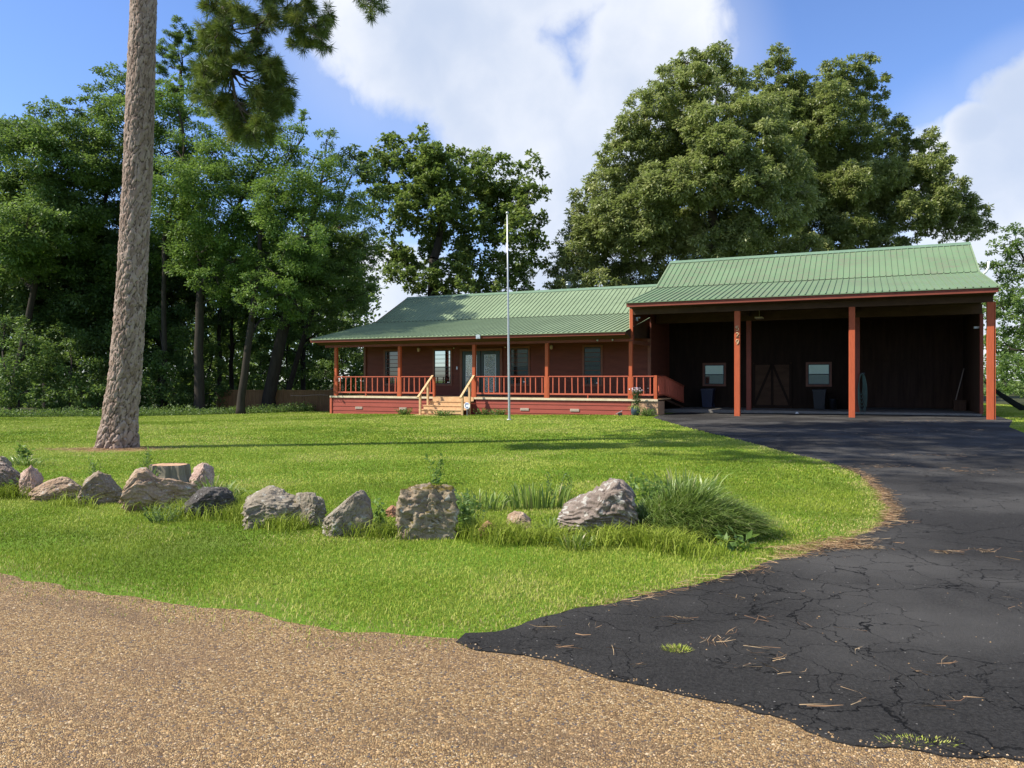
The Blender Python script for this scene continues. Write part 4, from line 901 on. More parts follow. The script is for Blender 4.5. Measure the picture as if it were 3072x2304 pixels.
tree('darker spreading oak behind the right end of the garage', 1790, 62, 0.60, 470, [(1800, 530, 42), (1850, 500, 42), (1760, 540, 42), (2020, 470, 38), (2080, 480, 34), (2120, 490, 24), (1960, 530, 26), (1690, 200, 40), (1710, 240, 45), (1760, 220, 40), (1700, 260, 45), (1660, 220, 35), (1880, 250, 38), (1900, 380, 50), (1840, 400, 55), (1990, 410, 45), (1700, 400, 55), (1760, 420, 55), (1860, 530, 40), (1920, 520, 40), (2060, 460, 38), (1960, 370, 42), (1684, 105, 22, 0), (1680, 145, 32), (1645, 170, 30), (1715, 175, 32), (1745, 200, 36), (1795, 160, 32, 0), (1835, 150, 30, 0), (1870, 145, 28, 0), (1895, 175, 26, 0), (1905, 205, 20, 0), (1850, 195, 36), (1800, 210, 40), (1840, 240, 34), (1790, 270, 45), (1740, 270, 45),
    (1750, 340, 60), (1810, 330, 50), (1860, 310, 45), (1900, 330, 42), (1935, 285, 34), (1945, 265, 22, 0), (1965, 330, 36), (2000, 300, 28, 0), (2020, 320, 28), (2010, 370, 42), (2045, 350, 22, 0), (1940, 390, 50), (1870, 400, 55), (1800, 410, 60), (2060, 400, 30), (2080, 440, 34), (2030, 440, 45), (1970, 460, 48),
    (2115, 460, 24, 0), (2130, 495, 20, 0), (2090, 500, 28), (1900, 470, 50), (1830, 480, 50), (1760, 490, 50), (1700, 520, 40), (2040, 500, 26), (1990, 505, 20)],
    150, 0.27, 0.11, 'leaf_oak', 'bark', lean=0, droop=0.2, squash=0.8, sub=1.5, boff=0.03)
tree('green tree at the right edge of the photo beside the garage', 2250, 46, 0.25, 700, [(2195, 505, 28, 0), (2170, 540, 34, 0), (2210, 560, 45), (2150, 590, 32, 0), (2190, 620, 48), (2160, 660, 36), (2210, 700, 45), (2170, 740, 40), (2200, 790, 40), (2150, 790, 25), (2230, 640, 40), (2165, 830, 26), (2205, 840, 30)],
    170, 0.17, 0.10, 'leaf_mid', 'barkd', squash=0.7, boff=0.1)
# the distant pine and the far belt of woodland
tree('far pine whose top shows between the leaning pine and its hanging bough', 392, 66, 0.30, 180, [(392, 60, 24, 0), (365, 85, 22, 0), (420, 85, 24, 0), (345, 110, 18), (385, 115, 26), (440, 110, 20, 0), (360, 145, 22), (410, 150, 24), (440, 165, 20), (385, 185, 26), (350, 190, 22), (430, 200, 24), (445, 235, 24), (470, 220, 16)],
    330, 0.26, 0.06, 'leaf_mid', 'barkd', squash=0.6, boff=-0.1, name='pine_tree', cat='pine tree')
print('leaves', tree.total)

# belt of woodland far off: one mass
def belt():
    n = 60000; P_ = []
    for (x0, x1, y0, y1, Y0, cnt) in ((-150, 560, 560, 905, 58, 42000), (560, 800, 600, 890, 66, 16000), (1150, 1400, 600, 900, 80, 3000), (2080, 2500, 640, 890, 75, 9000)):
        k = cnt//60
        for _ in range(k):
            Yd = Y0+rng.uniform(-3, 8); c = np.array(at(rng.uniform(x0, x1), rng.uniform(y0, y1), Yd)); r = rng.uniform(0.7, 1.5)
            e = rng.normal(size=(60, 3))*r*0.55; P_.append(c+e)
    P_ = np.concatenate(P_); P_ = P_[P_[:, 2] > ground_h(P_[:, 0], P_[:, 1])]
    V = leaf_cards(P_, 0.42, 0.26, 0.1); T_ = np.clip(0.45+(fbm(P_[:, [0, 2]], 0.35, 3, 4)-0.5)*1.6+rng.normal(0, 0.12, len(P_)), 0, 1)
    b0 = np.arange(len(V))[:, None]*4; F = np.concatenate([b0+np.array([[0, 1, 2]]), b0+np.array([[0, 2, 3]])], 1).reshape(-1, 3)
    o = np_mesh('woodland', V.reshape(-1, 3), F, M['leaf_mid'], tint=np.repeat(T_, 2)); tag(o, 'far belt of woodland behind the trees and the cabin', 'woodland', kind='stuff')
belt()
# weedy ground cover along the edge of the wood
n = 26000; X = rng.uniform(-34, -11, n); Y = wood_edge(X)+rng.uniform(-0.1, 2.2, n); hh = rng.uniform(0.1, 0.5, n)*(0.4+fbm(np.column_stack([X, Y]), 0.7, 3, 1))
P_ = np.column_stack([X, Y, ground_h(X, Y)+hh*rng.random(n)])
V = leaf_cards(P_, 0.12, 0.05, -0.4); b0 = np.arange(n)[:, None]*4; F = np.concatenate([b0+np.array([[0, 1, 2]]), b0+np.array([[0, 2, 3]])], 1).reshape(-1, 3)
o = np_mesh('ground_cover', V.reshape(-1, 3), F, M['leaf_mid'], tint=np.repeat(rng.uniform(0.1, 0.8, n), 2)); tag(o, 'low weeds along the shaded edge of the wood', 'weeds', kind='stuff')

# ------------------------------------------------------------------ the leaning pine
def tufts_mesh(tufts, root, per):
    nt_ = len(tufts); C = np.array([t[0] for t in tufts]); D = np.array([t[1] for t in tufts]); Sz = np.array([t[2] for t in tufts])
    Cc = np.repeat(C, per, 0); Dd = np.repeat(D, per, 0); s_ = np.repeat(Sz, per)
    n = len(Cc); dr = rand_dirs(n)+Dd*0.75; dr[:, 2] -= 0.05; dr /= np.linalg.norm(dr, axis=1)[:, None]
    ln = rng.uniform(0.13, 0.22, n)*s_; w = 0.0085*s_
    side_ = np.cross(dr, rand_dirs(n)); side_ /= np.linalg.norm(side_, axis=1)[:, None]
    st = Cc-Dd*(rng.random(n)*0.10)[:, None]
    V = np.empty((n, 4, 3)); V[:, 0] = st; V[:, 1] = st+dr*(ln*0.5)[:, None]+side_*w[:, None]*0.7; tip = st+dr*ln[:, None]; tip[:, 2] -= 0.015; V[:, 2] = tip; V[:, 3] = st+dr*(ln*0.5)[:, None]-side_*w[:, None]*0.3
    T_ = np.clip(np.repeat(rng.normal(0.5, 0.22, nt_), per)+rng.normal(0, 0.12, n), 0, 1)
    cards_obj('needles', V, T_, M['needle'], root)
def pine():
    bx, by = PINE; bz = gz(bx, by)
    root = empty('pine_tree', (bx, by, bz), 0, 'tall leaning pine with scaly bark standing on the lawn', 'pine tree')
    zc = np.array([-0.3, 0.0, 0.68, 1.78, 3.5, 6.15, 9.8, 16, 24, 27]); xc = np.array([-8.63, -8.63, -8.56, -8.43, -8.31, -8.17, -8.05, -7.85, -7.6, -7.5])-bx
    rc = np.array([0.56, 0.43, 0.36, 0.335, 0.325, 0.302, 0.285, 0.22, 0.09, 0.03])
    nz, na = 900, 200; zz = np.concatenate([np.linspace(-0.1, 11, nz-30), np.linspace(11.3, 27, 30)]); aa = np.linspace(0, 2*np.pi, na, endpoint=False)
    A, Zg = np.meshgrid(aa, zz); r = np.interp(Zg, zc, rc)*0.955
    r = r*(1+0.10*np.exp(-np.clip(Zg, 0, 9)/0.35)*np.sin(A*5+1.0)+0.02*np.sin(A*2+Zg))
    # bark: long wandering vertical plates broken into flakes (F2-F1 distance of jittered cells, two sizes)
    def cells(cu, cv, wob_a, seed):
        au = A/(2*np.pi)*cu; av = Zg/cv
        w1 = (vnoise(np.column_stack([np.cos(A).ravel()*3, np.sin(A).ravel()*3, Zg.ravel()*2.6]), 1.0, seed)-0.5).reshape(A.shape)
        w2_ = (vnoise(np.column_stack([np.cos(A).ravel()*7, np.sin(A).ravel()*7, Zg.ravel()*7]), 1.0, seed+4)-0.5).reshape(A.shape)
        au2 = au+w1*wob_a+w2_*0.8; av2 = av+w1*wob_a*0.8+w2_*0.9
        iu = np.floor(au2).astype(int); iv = np.floor(av2).astype(int)
        f1 = np.full(A.shape, 9.0); f2 = np.full(A.shape, 9.0); pid = np.zeros(A.shape); J = rng.random((cu, 600, 3))
        for du in (-1, 0, 1):
            for dv in (-1, 0, 1):
                j = J[(iu+du) % cu, (iv+dv) % 600]; d = np.hypot(iu+du+j[..., 0]-au2, (iv+dv+j[..., 1]-av2))
                m1 = d < f1; f2 = np.where(m1, f1, np.minimum(f2, d)); pid = np.where(m1, j[..., 2], pid); f1 = np.where(m1, d, f1)
        return np.clip(f2-f1, 0, 1), pid
    p1, id1 = cells(17, 0.30, 1.6, 3); p2, id2 = cells(34, 0.085, 1.2, 21)
    depth = np.interp(Zg, [0, 2, 8, 20], [0.055, 0.036, 0.022, 0.010])
    fine_ = (vnoise(np.column_stack([np.cos(A).ravel()*16, np.sin(A).ravel()*16, Zg.ravel()*22]), 1.0, 8).reshape(A.shape)-0.5)
    plate = np.clip(p1*1.6, 0, 1)*0.75+np.clip(p2*2.2, 0, 1)*0.25+fine_*0.18; pid = np.clip(id1*0.45+id2*0.55, 0, 1)
    r = r+depth*(np.minimum(p1*2.2, 1)*0.65+(id2-0.5)*0.42+np.minimum(p2*3, 1)*0.12-0.5)+0.012*fine_
    cx = np.interp(Zg, zc, xc)
    V = np.stack([cx+r*np.cos(A), r*np.sin(A), Zg], -1).reshape(-1, 3)
    idx = np.arange(nz*na).reshape(nz, na)
    F = np.stack([idx[:-1], np.roll(idx, -1, 1)[:-1], np.roll(idx, -1, 1)[1:], idx[1:]], -1).reshape(-1, 4)
    np_mesh('trunk', V, F, M['pinebark'], root, extra={'plate': plate.ravel(), 'pid': pid.ravel()}, smooth=True)
    # boughs and needle tufts
    tufts = []; tw = MB()
    def tuft_twigs(p, d, n, spread, size=1.0, droop=0.25):
        for _ in range(n):
            e = np.array(d)*rng.uniform(0.1, 0.9)+rng.normal(size=3)*spread; e[2] -= droop*rng.random()*spread*2
            q = np.array(p)+e; limb(tw, p, q, 0.014, 0.007, 0.10, 3, 4); tufts.append((q, e/np.linalg.norm(e), size))
    def P3(xd, yd, Y): a = at(xd, yd, Y); return np.array([a[0]-bx, a[1]-by, a[2]-bz])
    # the hanging bough: spine points and side branchlets (x, y, depth)
    spine = [P3(335, -260, 16.7), P3(430, -170, 16.2), P3(480, -60, 15.8), P3(487, 60, 15.6), P3(497, 150, 15.5), P3(510, 220, 15.4), P3(535, 270, 15.4)]
    tw.tube([tuple(q) for q in spine], [0.085, 0.075, 0.06, 0.05, 0.04, 0.028, 0.012], 8)
    side = [(450, 20), (465, 60), (440, 90), (470, 105), (452, 130), (430, 155), (455, 175), (435, 190), (470, 160), (480, 200), (475, 230), (500, 245), (520, 262), (545, 285), (560, 262), (585, 240), (560, 220), (590, 205), (615, 215), (600, 180), (622, 195), (580, 165), (560, 150), (595, 140),
            (570, 120), (600, 160), (540, 90), (560, 60), (520, 40), (545, 30), (500, 10), (470, 5), (530, 110), (505, 30), (460, 215), (500, 205), (440, 60), (530, 240), (500, 262), (540, 190), (475, 140), (620, 235), (575, 280), (515, 285), (550, 298), (485, 80), (475, 40), (455, 100), (565, 185), (430, 130), (585, 35), (512, 130)]
    for (sx_, sy_) in side:
        tgt = P3(528+(sx_-528)*0.84, sy_, 15.6+rng.uniform(-0.6, 0.6)); k = int(np.argmin([abs(q[2]-tgt[2]-0.25)+0.2*abs(q[0]-tgt[0]) for q in spine])); p = spine[k]
        limb(tw, p, tgt, 0.022, 0.010, 0.10, 5, 5, sag=-0.1); tuft_twigs(tgt, (tgt-p)/max(0.3, np.linalg.norm(tgt-p))*0.2, 12, 0.095)
    spine2 = [P3(330, -300, 17.0), P3(520, -190, 16.4), P3(620, -80, 16.2), P3(655, -10, 16.1), P3(665, 60, 16.0)]
    tw.tube([tuple(q) for q in spine2], [0.08, 0.06, 0.045, 0.03, 0.012], 8)
    for (sx_, sy_) in [(600, -5), (620, 15), (640, 10), (650, 40), (640, 60), (655, 75), (670, 85), (690, 70), (700, 40), (680, 55), (660, 90), (675, 20), (710, 30), (625, 40), (590, 10), (640, 90), (695, 90), (665, 5), (610, -30), (680, -30), (570, -5)]:
        tgt = P3(sx_, sy_, 16.1+rng.uniform(-0.7, 0.7)); k = int(np.argmin([np.linalg.norm(q-tgt) for q in spine2[2:]]))+2; p = spine2[k]
        limb(tw, p, tgt, 0.02, 0.009, 0.10, 4, 5); tuft_twigs(tgt, (tgt-p)*0.15, 7, 0.09)
    tw.tube([tuple(q) for q in [P3(330, -330, 16.8), P3(600, -260, 16.2), P3(740, -120, 15.8), P3(795, -20, 15.6)]], [0.08, 0.06, 0.03, 0.01], 8)
    for (sx_, sy_) in [(795, 0), (780, -15), (810, -10), (800, 12), (765, -30), (825, -20)]:
        tgt = P3(sx_, sy_, 15.6+rng.uniform(-0.3, 0.3)); tuft_twigs(tgt, np.array([0, 0, -0.1]), 4, 0.13)
    # the rest of the crown, above the picture
    for k in range(110):
        z = rng.uniform(16.5, 26.8); a = rng.uniform(0, 2*math.pi); R_ = (28-z)*0.28+2.6
        p = np.array([np.interp(z, zc, xc), 0, z]); q = p+np.array([math.cos(a)*R_*1.25+1.2, math.sin(a)*R_*1.1-1.4, rng.uniform(0.2, 1.8)])
        lp = limb(tw, p, q, 0.07, 0.02, 0.06, 6, 6)
        for j in range(9):
            s = np.array(lp[rng.integers(3, 7)])+rng.normal(size=3)*0.45; tuft_twigs(s, (0, 0, 0.1), 4, 0.28, 1.5)
    tw.build('branches', M['bark'], root)
    tufts_mesh(tufts, root, 70)

pine()
# ------------------------------------------------------------------ rocks along the edge of the yard
def rock(label, x0, x1, ytop, ybot, mat, shape, depth=0.8, seed=0, layer=0.0, rough=0.05, chop=4, box=0.78, tone=None):
    """shape: list of (x, top) fractions giving the skyline of the stone; x0..ybot the part of the view it fills"""
    X0, Y0 = gp((x0+x1)/2, ybot); W = (x1-x0)/1656.*Y0*1.04; H = (ybot-ytop)/1656.*Y0*1.0; D = W*depth
    Y0 += D*0.42; X0 = X0*(Y0/(Y0-D*0.42)); W *= Y0/(Y0-D*0.42); H *= Y0/(Y0-D*0.42)
    r_ = random.Random(seed+1); bm = bmesh.new(); bmesh.ops.create_icosphere(bm, subdivisions=6, radius=1.0)
    planes = []
    for _ in range(chop):
        n = Vector((r_.uniform(-1, 1), r_.uniform(-1, 0.6), r_.uniform(-0.3, 1))).normalized(); planes.append((n, r_.uniform(0.60, 0.85)))
    off = Vector((seed*7.3, seed*3.1, seed*1.7)); sxs = [p[0] for p in shape]; sts = [p[1] for p in shape]
    for v in bm.verts:
        c = v.co.copy(); p = c.copy()
        if box:                                    # towards a block
            m_ = max(abs(c.x), abs(c.y), abs(c.z)); p = c.lerp(c/m_*0.86, box)
        for n, d in planes:
            k = p.dot(n)
            if k > d: p -= n*(k-d)*0.92
        q = p+off
        w = mnoise.fractal(q*1.3, 1.0, 2.1, 4)*0.13 + mnoise.fractal(q*4.5, 1.0, 2.1, 4)*rough*1.7
        if layer:
            t = (p.z*0.9+p.x*0.35+mnoise.noise(q*1.5)*0.25)*7.0; w += layer*(abs((t % 1.0)-0.5)-0.25)*0.45
        cr_ = abs(mnoise.noise(q*2.1)); w -= 0.09*max(0, 1-cr_/0.05)
        w += mnoise.fractal(q*14, 1.0, 2.0, 3)*rough*0.28
        p = p*(1+w); hgt = float(np.interp((p.x+1)/2, sxs, sts))
        zz = (p.z*0.5+0.40); zz = zz*hgt if zz > 0 else zz*0.6
        v.co = Vector((p.x, p.y, zz))
    xs_ = [v.co.x for v in bm.verts]; x0_, x1_ = min(xs_), max(xs_); zt_ = max(v.co.z for v in bm.verts); ys_ = [v.co.y for v in bm.verts]; yr = max(ys_)-min(ys_)
    for v in bm.verts: v.co = Vector((((v.co.x-x0_)/(x1_-x0_)-0.5)*W, v.co.y/yr*D, v.co.z/zt_*H))
    bm.normal_update()
    for f in bm.faces: f.smooth = True
    me = bpy.data.meshes.new('rock'); bm.to_mesh(me); bm.free(); me.materials.append(M[mat])
    o = bpy.data.objects.new('rock', me); COL.objects.link(o); o.location = (X0, Y0, gz(X0, Y0)-0.01); o.rotation_euler = (0, 0, math.atan2(-X0, Y0)*1.0)
    tag(o, label, 'rock', 'rocks edging the front lawn'); return o
flat = [(0, 0.8), (0.5, 1), (1, 0.8)]
rock('grey and rust layered rock cut by the left edge of the photo', -25, 52, 1000, 1075, 'rk_purple', [(0, 0.9), (0.4, 1), (0.8, 0.85), (1, 0.6)], 0.9, 1, layer=0.4)
rock('small dark capped rock peeping over at the far left', -30, 22, 986, 1030, 'rk_brown', flat, 0.8, 2)
rock('pitted pinkish tan rock, second in the row from the left', 44, 90, 1005, 1078, 'rk_pink', [(0, 0.8), (0.5, 1), (1, 0.75)], 0.9, 3, rough=0.08)
rock('low flat tan rock half sunk in the grass', 70, 172, 1034, 1082, 'rk_tan', [(0, 0.4), (0.35, 0.75), (0.7, 1), (1, 0.85)], 0.7, 4, layer=0.2, box=0.6)
rock('brown grey peaked rock standing between two low tan ones', 170, 264, 1020, 1090, 'rk_brown', [(0, 0.35), (0.25, 0.8), (0.45, 1), (0.7, 0.85), (1, 0.45)], 0.8, 5, layer=0.2)
rock('long reddish tan rock with its peak at the left end', 268, 420, 1012, 1104, 'rk_tan', [(0, 0.45), (0.22, 0.95), (0.35, 1), (0.5, 0.8), (0.75, 0.78), (1, 0.72)], 0.6, 26, layer=0.16, box=0.8, chop=2)
rock('rounded pale rock behind the sword-leaved clump', 412, 462, 1000, 1058, 'rk_pink', flat, 0.9, 7, chop=3)
rock('charcoal coloured humped rock', 396, 508, 1056, 1118, 'rk_dark', [(0, 0.55), (0.25, 0.95), (0.5, 1), (0.8, 0.95), (1, 0.7)], 0.7, 8, box=0.6, chop=3)
rock('big blocky grey rock split by a dark crack', 528, 672, 1058, 1140, 'rk_grey', [(0, 0.62), (0.2, 0.85), (0.4, 1), (1, 0.97)], 0.75, 9, box=0.85, rough=0.07, chop=3)
rock('grey chunk leaning on the right end of the cracked rock', 640, 704, 1066, 1138, 'rk_grey', [(0, 0.95), (0.5, 1), (1, 0.8)], 1.1, 18, box=0.8, chop=3)
rock('grey rock leaning up to a point on its right side', 698, 804, 1064, 1160, 'rk_grey', [(0, 0.30), (0.3, 0.62), (0.6, 0.9), (0.8, 1.0), (0.95, 0.92), (1, 0.6)], 0.7, 11, box=0.7, chop=3)
rock('small red stone wedged against the mossy rock', 833, 862, 1092, 1118, 'rk_clay', flat, 1.0, 12)
rock('large upright block with brown moss on its top', 856, 990, 1050, 1166, 'rk_moss', [(0, 0.95), (0.1, 1), (0.5, 0.98), (0.9, 0.95), (1, 0.85)], 0.8, 35, box=0.82, chop=3, layer=0.15, rough=0.07)
rock('broken red clay stones beside the mossy block', 1028, 1092, 1126, 1168, 'rk_clay', [(0, 0.5), (0.4, 1), (0.7, 0.6), (1, 0.7)], 0.8, 14, rough=0.12)
rock('small round tan rock among the weeds', 1088, 1150, 1108, 1160, 'rk_tan', [(0, 0.8), (0.4, 1), (0.7, 1), (1, 0.6)], 0.9, 15, chop=3)
rock('big purple grey rock patched with pale lichen, rising to the right', 1204, 1384, 1040, 1168, 'rk_purple', [(0, 0.50), (0.2, 0.66), (0.45, 0.82), (0.68, 1.0), (0.8, 0.98), (0.9, 0.85), (1, 0.6)], 0.62, 46, layer=0.5, box=0.7, chop=4)
# tree stump behind the rocks
sx_, sy_ = gp(366, 1042); root = empty('tree_stump', (sx_, sy_, gz(sx_, sy_)), 0, 'weathered grey tree stump behind the long tan rock', 'tree stump')
x = MB(); n_ = 40; prof = [(0.30, -0.1), (0.25, 0.04), (0.225, 0.12), (0.215, 0.24), (0.21, 0.262)]
vs = []; 
for r_, z_ in prof:
    for j in range(n_):
        a = 2*math.pi*j/n_; q = 1+0.09*math.sin(a*7)+0.05*math.sin(a*17+1); vs.append((r_*q*math.cos(a)*1.25, r_*q*math.sin(a), z_))
x.add(vs, [(i*n_+j, i*n_+(j+1) % n_, (i+1)*n_+(j+1) % n_, (i+1)*n_+j) for i in range(4) for j in range(n_)]); x.build('bark', M['barkl'], root)
x = MB(); x.add([(0.20*1.25*math.cos(2*math.pi*j/24), 0.20*math.sin(2*math.pi*j/24), 0.258+0.006*math.sin(j*2.3)) for j in range(24)], [tuple(range(24))]); x.build('cut_top', M['plywood'], root)

# ------------------------------------------------------------------ clumps of leaves
def sword_clump(label, cx, cy, n, h, spread, w, arch=0.5, tint=(0.3, 0.8), rx=0.15, ry=0.12, name='leaf_clump', cat='plant', group=None, mat='blade', lean=(0, 0), seg=5, kind=None):
    z0 = gz(cx, cy); V = np.empty((n, (seg+1)*2, 3)); a = rng.uniform(0, 2*np.pi, n); rr = np.sqrt(rng.random(n))
    bx = np.cos(a)*rr*rx; by = np.sin(a)*rr*ry; H = h*rng.uniform(0.55, 1.1, n); az_ = a+rng.normal(0, 0.5, n)
    out = spread*(0.15+rr)*rng.uniform(0.5, 1.2, n); ww = w*rng.uniform(0.7, 1.2, n)
    pa = rng.uniform(0, np.pi, n); dx = np.cos(pa); dy = np.sin(pa)
    for k in range(seg+1):
        t = k/seg; o_ = out*(0.35*t+0.65*t**2.2); zz = H*(t-arch*rng.uniform(0.5, 1.0)*0 - arch*0.9*(rr*0.7+0.3)*t**3)
        px = bx+np.cos(az_)*o_+lean[0]*t*t*h; py = by+np.sin(az_)*o_+lean[1]*t*t*h; hw = ww*0.5*(1-t**3)*(0.75+0.5*math.sin(math.pi*t*0.8))+0.0004
        V[:, 2*k] = np.stack([cx+px-dx*hw, cy+py-dy*hw, z0-0.01+zz], 1); V[:, 2*k+1] = np.stack([cx+px+dx*hw, cy+py+dy*hw, z0-0.01+zz], 1)
    b0 = np.arange(n)[:, None]*(2*(seg+1)); F = np.concatenate([b0+np.array([[2*k, 2*k+1, 2*k+3, 2*k+2]]) for k in range(seg)], 1).reshape(-1, 4)
    T_ = np.clip(rng.uniform(tint[0], tint[1], n)+rng.normal(0, 0.08, n), 0, 1); T_[rng.random(n) < 0.05] = 0.97
    V[:, :, 0] -= cx; V[:, :, 1] -= cy; V[:, :, 2] -= z0
    o = np_mesh(name, V.reshape(-1, 3), F, M[mat], tint=np.repeat(T_, seg)); o.location = (cx, cy, z0)
    return tag(o, label, cat, group, kind)
def g_(x, y): return gp(x, y)
GC = 'sword-leaved clumps among the rocks'
c = g_(445, 1092); sword_clump('spiky upright clump growing behind the charcoal rock', c[0], c[1]+0.25, 60, 0.42, 0.20, 0.022, 0.45, (0.5, 0.9), 0.16, 0.10, group=GC)
c = g_(485, 1085); sword_clump('arching pale leaves spilling right of the charcoal rock', c[0], c[1]+0.2, 46, 0.36, 0.34, 0.018, 0.9, (0.5, 0.95), 0.10, 0.10, group=GC)
c = g_(275, 1078); sword_clump('blue green sword leaves between the peaked rock and the long tan rock', c[0], c[1]+0.5, 30, 0.42, 0.12, 0.026, 0.2, (0.1, 0.5), 0.10, 0.08, group=GC)
c = g_(410, 1102); sword_clump('thin trailing leaves in front of the long tan rock', c[0], c[1]+0.05, 60, 0.26, 0.34, 0.011, 1.1, (0.3, 0.8), 0.16, 0.08, group=GC)
c = g_(1160, 1110); sword_clump('row of sword leaves behind the small round rock', c[0], c[1]+0.35, 90, 0.38, 0.12, 0.022, 0.35, (0.4, 0.85), 0.42, 0.12, group=GC)
c = g_(1190, 1165); sword_clump('narrow clump at the left foot of the purple rock', c[0], c[1]+0.10, 46, 0.30, 0.16, 0.014, 0.7, (0.4, 0.85), 0.10, 0.06, group=GC)
c = g_(1240, 1190); sword_clump('tufted blades before the purple rock', c[0], c[1]+0.05, 60, 0.22, 0.16, 0.012, 0.6, (0.45, 0.85), 0.14, 0.05, group=GC)
c = g_(1040, 1110); sword_clump('bright blades behind the clay stones', c[0], c[1]+0.3, 80, 0.30, 0.14, 0.016, 0.5, (0.45, 0.9), 0.30, 0.12, group=GC)
c = g_(1490, 1095); sword_clump('tall sword leaves rising from the back of the grassy mound', c[0], c[1]+0.35, 70, 0.50, 0.20, 0.026, 0.3, (0.6, 0.93), 0.42, 0.14, group=GC)
c = g_(30, 1010); sword_clump('leafy spray of long leaves behind the leftmost rocks', c[0], c[1]+0.3, 70, 0.34, 0.35, 0.02, 0.8, (0.4, 0.9), 0.25, 0.12, group=GC)
# the big mound: long arching leaves combed to the right
c = g_(1520, 1180); MX, MY = c[0], c[1]+0.55
def mound():
    n = 7000; a = rng.uniform(0, 2*np.pi, n); rr = np.sqrt(rng.random(n)); RX, RY = 0.82, 0.48
    bx = np.cos(a)*rr*RX*0.80; by = np.sin(a)*rr*RY*0.80; seg = 5; V = np.empty((n, 12, 3))
    dome = np.sqrt(np.clip(1-rr**2, 0, 1)); prof = np.interp(bx, [-0.8, -0.4, 0.0, 0.4, 0.8], [0.8, 1.0, 1.0, 0.9, 0.65])
    H = (0.12+0.30*dome*prof*(0.7+0.6*fbm(np.column_stack([bx, by]), 5, 3, 2)))*rng.uniform(0.65, 1.3, n); az_ = a+rng.normal(0, 1.3, n); L = rng.uniform(0.08, 0.30, n)
    pa = rng.uniform(0, np.pi, n); ww = rng.uniform(0.005, 0.013, n); z0 = gz(MX, MY)
    for k in range(seg+1):
        t = k/seg; o_ = L*(0.3*t+0.7*t*t); zz = H*(1.35*t-0.55*t**3*(0.6+rr*0.8)); px = bx+np.cos(az_)*o_+0.10*t*t; py = by+np.sin(az_)*o_-0.05*t*t
        hw = ww*0.5*(1-t**3)+0.0004; V[:, 2*k] = np.stack([px-np.cos(pa)*hw, py-np.sin(pa)*hw, zz], 1); V[:, 2*k+1] = np.stack([px+np.cos(pa)*hw, py+np.sin(pa)*hw, zz], 1)
    b0 = np.arange(n)[:, None]*12; F = np.concatenate([b0+np.array([[2*k, 2*k+1, 2*k+3, 2*k+2]]) for k in range(seg)], 1).reshape(-1, 4)
    T_ = np.clip(rng.normal(0.45, 0.28, n), 0, 0.92); T_[rng.random(n) < 0.06] = 0.97
    o = np_mesh('grass_mound', V.reshape(-1, 3), F, M['blade'], tint=np.repeat(T_, seg)); o.location = (MX, MY, z0)
    tag(o, 'large mound of long arching leaves right of the purple rock', 'ornamental grass')
mound()
# leafy weeds
def leafy(label, cx, cy, n_st, h, spread, L, W, mat='leaf_light', per=16, lean=0.25, name='weed', cat='weed', group='leafy weeds among the rocks', b=0.1, tint=(0.55, 0.2)):
    z0 = gz(cx, cy); root = empty(name, (cx, cy, z0), 0, label, cat, group); x = MB(); P_ = []; A_ = []
    for _ in range(n_st):
        a = rng.uniform(0, 2*math.pi); r = spread*math.sqrt(rng.random()); p = np.array([math.cos(a)*r*0.5, math.sin(a)*r*0.4, -0.02]); q = np.array([math.cos(a)*r, math.sin(a)*r*0.8, h*rng.uniform(0.55, 1.05)])
        lp = limb(x, p, q, 0.005, 0.002, 0.08, 5, 4)
        for i in range(per):
            t = (i+1)/per; k = min(4, int(t*5)); w_ = np.array(lp[k])+(np.array(lp[k+1])-np.array(lp[k]))*(t*5-k) if k < 5 else np.array(lp[5])
            d = rng.normal(size=3)*0.8; d[2] = abs(d[2])*0.4+0.1; d /= np.linalg.norm(d); P_.append(w_+d*L*0.5); A_.append(d*2.0)
    P_ = np.array(P_); n = len(P_); V = leaf_cards(P_, L*rng.uniform(0.6, 1.2, n), W*rng.uniform(0.7, 1.2, n), 0.1, axis=np.array(A_))
    x.build('stems', M['leafstem'], root); cards_obj('leaves', V, np.clip(rng.normal(tint[0], tint[1], n), 0, 1), M[mat], root); return root
M['leafstem'] = simple('green_stem', (0.10, 0.15, 0.04), 0.7)
c = g_(265, 1062); leafy('tall lily stalks ringed with short leaves behind the peaked rock', c[0], c[1]+0.7, 4, 0.55, 0.08, 0.075, 0.022, per=46)
c = g_(208, 1035); leafy('small feathery weed behind the low flat rock', c[0]-0.35, c[1]+0.6, 6, 0.26, 0.12, 0.05, 0.018)
c = g_(915, 1068); leafy('leafy sprig with a yellow leaf behind the mossy block', c[0]+0.05, c[1]+0.95, 7, 0.40, 0.16, 0.085, 0.045, per=10, tint=(0.6, 0.2))
c = g_(815, 1135); leafy('bright weed between the pointed rock and the mossy block', c[0], c[1]+0.1, 6, 0.22, 0.08, 0.07, 0.045, per=9)
c = g_(840, 1160); sword_clump('grass tuft between the pointed rock and the mossy block', c[0], c[1]+0.1, 240, 0.20, 0.12, 0.008, 0.5, (0.2, 0.7), 0.18, 0.10, group=GC)
c = g_(1010, 1140); leafy('dense weeds right of the mossy block', c[0]+0.02, c[1]+0.25, 26, 0.30, 0.30, 0.06, 0.03, per=13, tint=(0.4, 0.2))
c = g_(1420, 1120); leafy('serrated leafy weed between the purple rock and the mound', c[0], c[1]+0.35, 20, 0.44, 0.30, 0.08, 0.045, per=13, tint=(0.6, 0.2))
c = g_(1230, 1090); leafy('dark fine-leaved weed behind the purple rock', c[0]-0.1, c[1]+0.6, 10, 0.30, 0.18, 0.045, 0.018, mat='leaf_dark', per=18)
